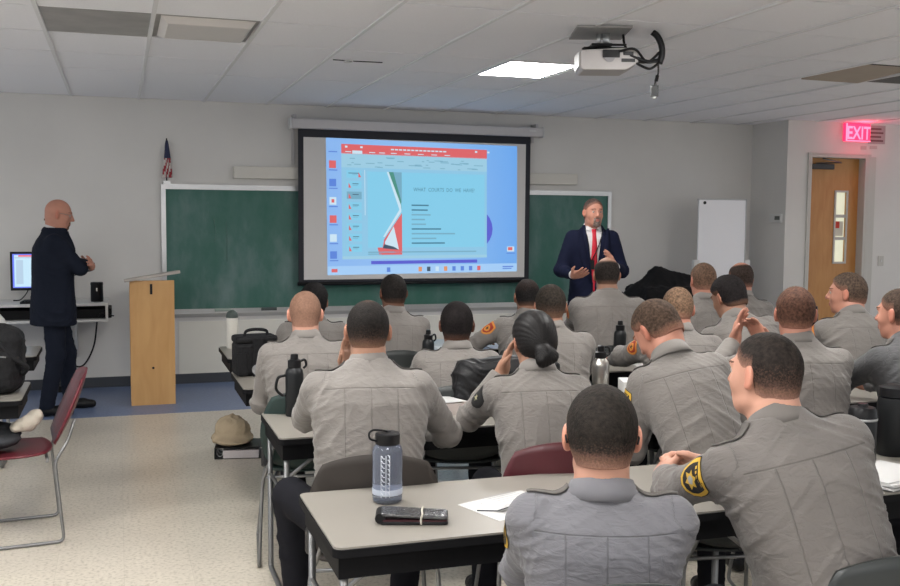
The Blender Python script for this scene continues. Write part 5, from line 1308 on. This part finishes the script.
person('person', 'woman officer with black hair in a low bun resting her cheek on her hand', hx=1.600, hy=3.70, top=1.283, face=.16, key='P4', ty=4.08, lean=.28, head=(-.12, .16, -.08), skin='tan', hs=.98,
       hair=None, h=.0060, ws=.94, sc=.94, fseed=12, hunch=.05, patch=[(-1, 'silver', .35)], extra=bun,
       arms={-1: (q(1.53, 3.86, 1.03), (-.7, .3, -1), (.30, .0, .95), (.7, -.3, .1), .35), 1: ((.2, .42, .80), (.55, -.2, -.8), *flat(1))})
person('person', 'officer bending far over his notes beside the white carton, brown cropped hair', hx=2.125, hy=3.62, top=1.318, face=.16, key='P5', ty=4.08, lean=.46, roll=-.20, head=(-.50, .72, -.05), hs=1.05, skin='ruddy',
       hair=HB(top=1.1, sides=.85), hairc=(.055, .035, .024), hth=.007, h=.0058, ws=.90, fseed=15, hunch=.07, patch=[(-1, 'gold', .1)], neckf=.15, epaulet=True,
       arms={-1: ((-.12, .48, .80), (-.3, -.2, -1), *flat(-1)), 1: ((.10, .48, .80), (.55, -.2, -.8), *flat(1))})
person('person', 'officer with short reddish brown hair holding clasped hands up before his face', hx=2.871, hy=3.70, top=1.367, face=.30, key='P6', lean=.22, head=(.22, .03, 0), skin='ruddy',
       hair=HB(top=1.0, sides=.85), hairc=(.075, .036, .024), hth=.006, h=.0062, ws=1.04, fseed=18, hunch=.05,
       arms={-1: (q(2.80, 4.05, 1.09), (-1, .4, -.8), (.25, .1, .95), (.7, -.5, 0), .25), 1: (q(2.95, 4.03, 1.08), (1, .4, -.8), (-.5, .0, .85), (-.7, -.5, 0), .6)})
person('person', 'officer in a shaded grey shirt cut off by the right edge of the picture', hx=3.47, hy=3.72, top=1.349, face=.05, key='P7', ty=4.08, lean=.34, head=(-.35, .05, 0), skin='ruddy',
       hair=HB(top=.9, sides=.8), hairc=(.045, .03, .022), h=.0075, fseed=21, shirt=M_shirt_deep_shade, hunch=.06)
# ---- third row
person('person', 'officer with a pinkish shaved head at the left end of the third row', hx=.901, hy=5.02, top=1.286, face=.12, key='P8', ty=5.33, legs={-1: (V(-.09, 0, .50), V(-.10, .40, .53), V(-.02, .30, .10), V(.1, 1, 0)), 1: (V(.09, 0, .50), V(.2, .40, .54), V(.16, .30, .10), V(.1, 1, 0))}, lean=.24, head=(.05, .05, 0), skin='fair', ws=1.03,
       hair=HB(top=.42, sides=.25), hairc=(.09, .055, .035), hth=.002, h=.0070, fseed=24, hunch=.06,
       arms={-1: ((-.12, .44, .80), (-.35, -.2, -1), (.3, 1, 0), (0, 0, -1)), 1: ((.20, .42, .80), (.55, -.2, -.8), *flat(1))})
person('person', 'dark-skinned officer with black buzz cut in front of the hanging black jacket', hx=1.687, hy=4.92, top=1.223, face=.25, key='P9', ty=5.33, lean=.24, head=(.08, .05, 0), skin='brown', hs=1.03,
       hair=HB(top=1.05, sides=.95, low=.01), hairc=(.008, .006, .006), hth=.006, h=.0072, fseed=27, hunch=.05)
person('person', 'officer left of the steel flask, hair faded at the neck and dark on top', hx=2.271, hy=5.02, top=1.297, face=.28, key='P13', ty=5.33, lean=.24, head=(.10, .05, 0), skin='tan',
       hair=HB(top=1.1, sides=.55), hairc=(.022, .017, .013), hth=.007, h=.0072, fseed=30, ws=1.05, hunch=.06)
person('person', 'officer with light brown cropped hair between the bending officer and the white board', hx=2.925, hy=4.77, top=1.287, face=.25, key='P10', ty=5.33, lean=.26, head=(.20, .22, 0), skin='ruddy',
       hair=HB(top=.9, sides=.75), hairc=(.13, .08, .05), hth=.006, h=.0074, fseed=33, patch=[(-1, 'orange', .2)],
       arms={-1: (q(2.80, 5.36, .80), (-1, .4, -.6), (.8, .6, 0), (0, 0, -1)), 1: ((.18, .42, .80), (.55, -.2, -.8), *flat(1))})
person('person', 'officer with thick black hair leaning to the left with an orange sleeve patch', hx=3.452, hy=5.07, top=1.323, face=.18, key='P11', ty=5.33, lean=.36, roll=-.18, head=(-.42, .38, -.05), skin='tan', hs=1.04,
       hair=HB(top=1.2, sides=1.1, low=.008), hairc=(.009, .007, .007), hth=.012, h=.0074, fseed=36, ws=1.05, patch=[(-1, 'orange', .4)], hunch=.06)
person('person', 'officer in left profile with an orange sleeve patch seated in front of the wooden door', hx=4.144, hy=4.87, top=1.351, face=.16, key='P12', ty=5.33, lean=.30, head=(-.85, .04, 0), skin='ruddy', hs=1.02,
       hair=HB(top=1.0, sides=.7), hairc=(.07, .048, .035), hth=.008, h=.0074, fseed=39, ws=1.05, patch=[(-1, 'orange', .3)], hunch=.06)
# ---- front row
person('person', 'person with neat black hair in the front row, mostly hidden behind the shaved head', hx=1.20, hy=6.35, top=1.233, face=.25, key='P19', ty=6.5, lean=.20, head=(.10, .05, 0), skin='tan',
       hair=HB(top=1.2, sides=1.2, low=.01), hairc=(.010, .009, .009), hth=.012, h=.0080, fseed=42, gear=False)
person('person', 'dark-haired officer with pressed creases down his back, below the left half of the screen', hx=1.686, hy=6.2, top=1.295, face=.10, key='P14', ty=6.5, lean=.18, roll=.05, head=(-.12, .03, 0), skin='brown', hs=1.02,
       hair=HB(top=1.0, sides=.9), hairc=(.012, .010, .009), hth=.005, h=.0078, fseed=45, ws=1.05)
person('person', 'officer with an orange sleeve patch below the right end of the screen, thinning black hair', hx=2.629, hy=6.2, top=1.251, face=.35, key='P15', ty=6.5, lean=.26, head=(-.15, .12, 0), skin='mid', hs=1.02,
       hair=HB(top=.75, sides=1.0), hairc=(.010, .009, .009), hth=.004, h=.0078, fseed=48, patch=[(-1, 'orange', .7)],
       arms={-1: ((-.30, .38, .80), (-.9, -.1, -.6), (.3, 1, 0), (0, 0, -1)), 1: ((.2, .42, .80), (.55, -.2, -.8), *flat(1))})
person('person', 'broad balding officer with an orange sleeve patch seated in front of the standing lecturer', hx=3.161, hy=6.07, top=1.403, face=.30, key='P16', ty=6.5, lean=.20, head=(.05, .05, 0), skin='tan', ws=1.18, hs=1.02,
       hair=HB(bald=.074, top=1.0, sides=1.0), hairc=(.018, .014, .012), hth=.006, h=.0076, fseed=51, patch=[(-1, 'orange', .6)])
person('person', 'officer with short ginger-brown hair before the white board, hand raised near his face', hx=3.79, hy=5.87, top=1.367, face=.25, key='P17', lean=.16, head=(-.10, .05, 0), skin='ruddy',
       hair=HB(top=.9, sides=.7), hairc=(.10, .06, .04), hth=.006, h=.0078, fseed=54,
       arms={-1: ((-.15, .50, .80), (-.55, -.2, -.8), *flat(-1)), 1: (q(4.04, 6.14, 1.13), (1, .1, -.8), (-.1, .1, .95), (-.6, -.3, 0), .3)})
person('person', 'officer with a bald crown ringed by dark hair beside the room corner', hx=4.37, hy=6.27, top=1.351, face=.30, key='P18', ty=6.5, lean=.22, roll=.04, head=(-.18, .10, 0), skin='ruddy', hs=1.04,
       hair=HB(bald=.068, top=1.0, sides=1.0), hairc=(.03, .02, .016), hth=.004, h=.0078, fseed=57)

# ---- standing men
def glasses_x(t, C, HR):
    bm = nb()
    for s_ in (-1, 1):
        tube(bm, smoothpath([C+HR@V(s_*.060, .085, .014), C+HR@V(s_*.082, .03, .016), C+HR@V(s_*.088, -.02, .014)]), .0018, 6)
        tube(bm, [C+HR@V(s_*(.031+.024*math.cos(a*PI/8)), .104-.02*abs(math.cos(a*PI/8)*.5+.5), .008+.018*math.sin(a*PI/8)) for a in range(17)], .0014, 5, cap=False)
    tube(bm, [C+HR@V(-.008, .106, .012), C+HR@V(.008, .106, .012)], .0015, 5)
    obj('eyeglasses', bm, M_leg, t)
M_tie = mat('red_tie', (.50, .012, .03), .5, var=.05); M_tied = mat('dark_tie', (.06, .06, .075), .6)
def drape(tree, P, R, L, pts, off=.004):
    out = []
    for a, b in pts:
        o = Vector(P+R@V(a, .35, b*L)); h_ = tree.ray_cast(o, Vector(-R[:, 1]), .6); out.append((h_[0]+h_[1]*off) if h_[0] is not None else o-Vector(R[:, 1])*.24)
    return out
def strip(tree, P, R, L, left, right, off, nm, m, parent, th=.003):
    A = drape(tree, P, R, L, left, off); B = drape(tree, P, R, L, right, off); Mi = drape(tree, P, R, L, [((a[0]+b[0])/2, (a[1]+b[1])/2) for a, b in zip(left, right)], off+.002)
    bm = nb(); va = [bm.verts.new(p) for p in A]; vm = [bm.verts.new(p) for p in Mi]; vb = [bm.verts.new(p) for p in B]
    for k in range(len(A)-1):
        bm.faces.new((va[k], vm[k], vm[k+1], va[k+1])); bm.faces.new((vm[k], vb[k], vb[k+1], vm[k+1]))
    bmesh.ops.recalc_face_normals(bm, faces=bm.faces); o = obj(nm, bm, m, parent, smooth='all'); md = o.modifiers.new('solid', 'SOLIDIFY'); md.thickness = th; return o
def s1_extra(t, tree, P, R, L, C, HR, sd, jo, jt):
    glasses_x(t, C, HR)
    zs = np.linspace(.97, .55, 8); strip(jt, P, R, L, [(-.022, z) for z in zs], [(.022, z) for z in zs], .004, 'tie', M_tied, t)
    for s_ in (-1, 1):
        zs = np.linspace(.97, .35, 8); strip(jt, P, R, L, [(s_*.035*(1-.3*k/7), z) for k, z in enumerate(zs)], [(s_*(.085+.01*math.sin(k)), z-.01) for k, z in enumerate(zs)], .004, 'lapel', M_navy, jo)
    shell_part('goatee', goatee_mask, .006, hair_mat('goatee_grey', (.16, .09, .06), SKC['ruddy']), t, C, HR, 1.0)
person('person', 'bald man in a navy suit standing at the left with crossed arms, glasses and goatee', hx=-.465, hy=8.88, top=1.79, face=1.50, seat=False, lean=.02, L=.52, hipz=.955, sc=1.04, head=(.05, .20, 0), skin='ruddy', outfit='suit',
       hair=None, hairc=(.10, .06, .045), h=.0080, ws=1.20, fseed=60, hunch=.03, hs=1.06, extra=s1_extra,
       arms={1: ((-.09, .25, 1.26), (.9, .35, -.7), (-1, .1, -.15), (0, -1, 0), .3), -1: ((.10, .30, 1.24), (-.9, .35, -.7), (.9, -.1, .35), (.1, -1, 0), .3)},
       legs={1: (V(.095, 0, .90), V(.11, .01, .50), V(.12, -.07, .10), V(.15, 1, 0)), -1: (V(-.095, 0, .90), V(-.12, .10, .50), V(-.15, .12, .10), V(-.05, 1, 0))})
def s2_extra(t, tree, P, R, L, C, HR, sd, jo, jt):
    n = 14; zs = np.linspace(.955, .02, n)
    wd = [.014+.018*min(1, k/9) for k in range(n)]; wd[0] = .02; wd[1] = .016; wd[-1] = .004
    strip(tree, P, R, L, [(-wd[k], zs[k]) for k in range(n)], [(wd[k], zs[k]) for k in range(n)], .006, 'tie', M_tie, t)
    for s_ in (-1, 1):
        zs2 = np.linspace(.97, .16, 9); e = [.010+.085*max(0, (z-.12)/.8) for z in zs2]
        strip(jt, P, R, L, [(s_*(e[k]+.006), zs2[k]) for k in range(9)], [(s_*(e[k]+.012+.055*math.sin(PI*min(1, (k+.6)/8.6))), zs2[k]) for k in range(9)], .005, 'lapel', M_navy2, jo)
    bm = nb(); A = drape(tree, P, R, L, [(.075, .93), (.06, .85), (.048, .72), (.042, .6), (.03, .50)], .008); B = drape(tree, P, R, L, [(-.075, .93), (-.062, .85), (-.04, .74), (-.012, .62), (.022, .50)], .012)
    tube(bm, A, .0045, 6); tube(bm, B, .0045, 6); obj('lanyard', bm, M_black, t)
    c = B[-1]; bm = nb(); box(bm, c.x-.022, c.x+.022, c.y-.004, c.y+.006, c.z-.075, c.z+.004); obj('badge_case', bm, M_black, t)
    bm = nb(); tube(bm, smoothpath([sd[-1][2]+unit(sd[-1][1]-sd[-1][2])*.015+.033*(unit(np.cross(sd[-1][1]-sd[-1][2], V(0, 0, 1)))*math.cos(a*PI/6)+unit(np.cross(sd[-1][1]-sd[-1][2], np.cross(sd[-1][1]-sd[-1][2], V(0, 0, 1))))*math.sin(a*PI/6)) for a in range(13)]), .006, 8, cap=False); obj('wristwatch', bm, M_steel, t)
    shell_part('goatee', goatee_mask, .004, hair_mat('goatee_pale', (.20, .15, .13), SKC['ruddy']), t, C, HR, 1.0)
person('person', 'lecturer in navy suit, white shirt and red tie gesturing with both hands', hx=3.862, hy=7.68, top=1.836, face=math.radians(196), seat=False, lean=.0, L=.54, hipz=1.0, sc=1.05, head=(-.20, .02, 0), skin='ruddy', outfit='open_suit',
       hair=HB(top=.75, sides=.85, recede=.014), hairc=(.045, .035, .032), hth=.004, h=.0075, ws=.98, fseed=63, hunch=.02, extra=s2_extra, handsc=1.05,
       arms={1: ((.20, .30, 1.20), (.55, -.45, -1), (-.35, .85, .15), (-.5, -.1, .8), .35), -1: ((-.14, .30, 1.27), (-.55, -.45, -1), (.45, .5, .75), (.8, -.3, -.2), .35)})

CH['P1'].location = (1.12, 2.17, 0); CH['P1'].rotation_euler.z = -.20
CH['P2'].location = (1.84, 2.14, 0); CH['P2'].rotation_euler.z = -.10
# ------------------------------------------------------------------ cloth things
def cloth_obj(name, label, cat, loc, rz, build, m, lo, hi, h=.008, amp=.004, seed=1, parts=None, pname='cloth'):
    t = thing(name, label, cat, loc, rz); F = Field(lo, hi, h); build(F); v, f = F.mesh(); v = relax(v, f, 2); n = vnormals(v, f)
    v = v+n*(amp*fold_noise(v, seed))[:, None]; v[:, 2] = np.maximum(v[:, 2], 0.001); np_obj(pname, v, f, m, t)
    if parts: parts(t)
    return t
I3 = np.eye(3)
# khaki cap on the binder
def capb(F):
    F.ell(V(0, 0, .06), I3, V(.12, .13, .12), k=.02); F.ell(V(-.05, 0, .11), I3, V(.05, .09, .05), k=.05); F.ell(V(.0, -.02, .03), I3, V(.145, .16, .035), k=.03); F.ell(V(.03, -.12, .02), rotm(0, .1, 0), V(.09, .10, .014), k=.03)
M_khaki = mat('khaki_cloth', (.38, .30, .20), .85, var=.1, scale=12, bump=.3, bscale=300)
def cap_strap(t):
    bm = nb(); tube(bm, smoothpath([(-.085, -.09, .02), (-.07, -.095, .08), (-.02, -.085, .14), (.0, -.06, .16)]), .006, 6); obj('strap', bm, M_khaki, t)
    bm = nb(); tube(bm, [(-.03, -.095, .125), (-.03, -.10, .126)], .006, 8); obj('buckle', bm, M_steel, t)
cloth_obj('cap', 'tan khaki cloth cap lying on the black binder on the floor', 'cap', (.745, 7.02, .081), -.3, capb, M_khaki, V(-.18, -.28, -.03), V(.18, .2, .22), amp=.012, seed=3, parts=cap_strap, pname='crown')
# backpack at the left
def bpk(F):
    F.rbox(V(0, 0, .17), I3, V(.24, .14, .165), .07, k=.02); F.rbox(V(.03, -.10, .12), I3, V(.18, .08, .11), .05, k=.03); F.ell(V(-.02, 0, .28), I3, V(.22, .12, .09), k=.05)
def bpk_parts(t):
    bm = nb(); tube(bm, smoothpath([(-.12, -.12, .36), (.02, -.14, .36), (.12, -.15, .28), (.20, -.15, .19), (.26, -.13, .14), (.24, -.11, .10)]), .013, 8); obj('strap', bm, M_nylon, t)
    bm = nb(); tube(bm, smoothpath([(-.12, -.10, .38), (.0, -.10, .35), (.14, -.10, .27), (.24, -.12, .16)]), .011, 8); obj('strap', bm, M_nylon, t)
    bm = nb(); tube(bm, smoothpath([(-.10, -.185, .21), (.03, -.19, .215), (.17, -.18, .20)]), .004, 6); obj('zip', bm, M_leg, t)
cloth_obj('backpack', 'black backpack with looping straps on the table at the left edge', 'backpack', (-.72, 5.62, TH), .0, bpk, M_nylon, V(-.34, -.28, -.03), V(.34, .24, .46), amp=.006, seed=9, parts=bpk_parts, pname='bag_body')
# things on the maroon chair
def gar(F):
    F.ell(V(0, 0, .05), rotm(.3, 0, 0), V(.17, .13, .055), k=.02); F.ell(V(.05, .05, .07), I3, V(.10, .08, .06), k=.04)
cloth_obj('folded_jacket', 'dark charcoal garment bundled on the maroon chair seat', 'jacket', (-.66, 5.52, .462), 0, gar, mat('charcoal_cloth', (.035, .037, .042), .9, bump=.4, bscale=80), V(-.24, -.2, -.03), V(.24, .2, .18), amp=.012, seed=21)
def shoe_(F):
    F.cap(V(-.05, 0, .03), V(.0, 0, .04), .03, .04, k=.02); F.cap(V(.02, 0, .05), V(.05, 0, .08), .042, .036, k=.02)
    F.half(V(0, 0, .002), V(0, 0, -1), V(-.2, -.1, -.1), V(.2, .1, .01))
cloth_obj('white_cap', 'small crumpled cream-white cap against the maroon chair back', 'cap', (-.47, 5.50, .545), .2, shoe_, mat('cream_cloth', (.55, .50, .42), .8, bump=.3, bscale=90), V(-.16, -.1, -.03), V(.17, .1, .16), amp=.006, seed=23)
# white rounded jug behind the backpack
t = thing('plastic_jug', 'rounded white plastic jug at the left edge behind the backpack', 'jug', (-.81, 7.2, TH))
bm = nb(); lathe(bm, [(.075, 0), (.088, .02), (.09, .17), (.082, .22), (.055, .255), (.03, .268)]); obj('jug_body', bm, mat('jug_white', (.58, .58, .56), .45), t, smooth=True)
bm = nb(); lathe(bm, [(.028, .268), (.028, .285), (.02, .29)], 18); obj('cap', bm, M_white, t)
# black jacket on P9's chair
cx9, cy9 = CH['P9'].location.x, CH['P9'].location.y
def jk(F):
    F.rbox(V(0, 0, .76), I3, V(.22, .075, .20), .06, k=.03); F.cap(V(-.19, 0, .90), V(-.21, -.03, .66), .08, .06, k=.04); F.cap(V(.19, 0, .92), V(.22, -.02, .66), .075, .05, k=.04); F.ell(V(.02, 0, .94), I3, V(.20, .075, .06), k=.04)
cloth_obj('black_jacket', 'puffy black leather jacket hung over the chair back before the woman officer', 'jacket', (cx9+.155, cy9-.27, 0), -.15, jk, mat('black_jacket_leather', (.008, .008, .009), .48, var=.3, spec=.3, bump=.4, bscale=40), V(-.34, -.16, .45), V(.34, .16, 1.1), amp=.012, seed=31)
# draped black object by the easel
def drp(F):
    Rt = rotm(0, 0, .0)
    F.rbox(V(.0, 0, .48), I3, V(.36, .26, .48), .05, k=.02); F.cap(V(-.08, 0, 1.06), V(.33, 0, .98), .09, .09, k=.12); F.cap(V(-.12, 0, 1.05), V(-.42, 0, .80), .08, .10, k=.12); F.cap(V(-.42, 0, .80), V(-.50, -.02, .2), .10, .14, k=.1); F.cap(V(-.5, -.1, .3), V(-.5, .1, .1), .12, .14, k=.1)
    F.half(V(0, 0, .004), V(0, 0, -1), V(-.7, -.5, -.1), V(.7, .5, .02))
cloth_obj('draped_equipment', 'low equipment wholly covered by a black cloth, standing left of the white board', 'covered equipment', (5.55, 9.30, 0), 0, drp, mat('black_cloth', (.004, .004, .005), .95), V(-.78, -.45, -.04), V(.55, .45, 1.25), h=.016, amp=.012, seed=41)
# slender rod sticking up near the officer under the screen
t = thing('antenna', 'thin pale rod standing on the front-row table right of the officer under the screen', 'antenna', (1.92, 6.72, TH))
bm = nb(); tube(bm, [(.05, 0, .04), (-.02, .02, .22)], [.004, .003], 6); obj('rod', bm, M_alu, t)
bm = nb(); box(bm, .02, .09, -.03, .03, 0, .045); obj('base_unit', bm, M_black, t)
bm = nb(); tube(bm, [(-.02, .02, .22), (-.023, .021, .23)], .006, 8); obj('tip', bm, M_white, t)
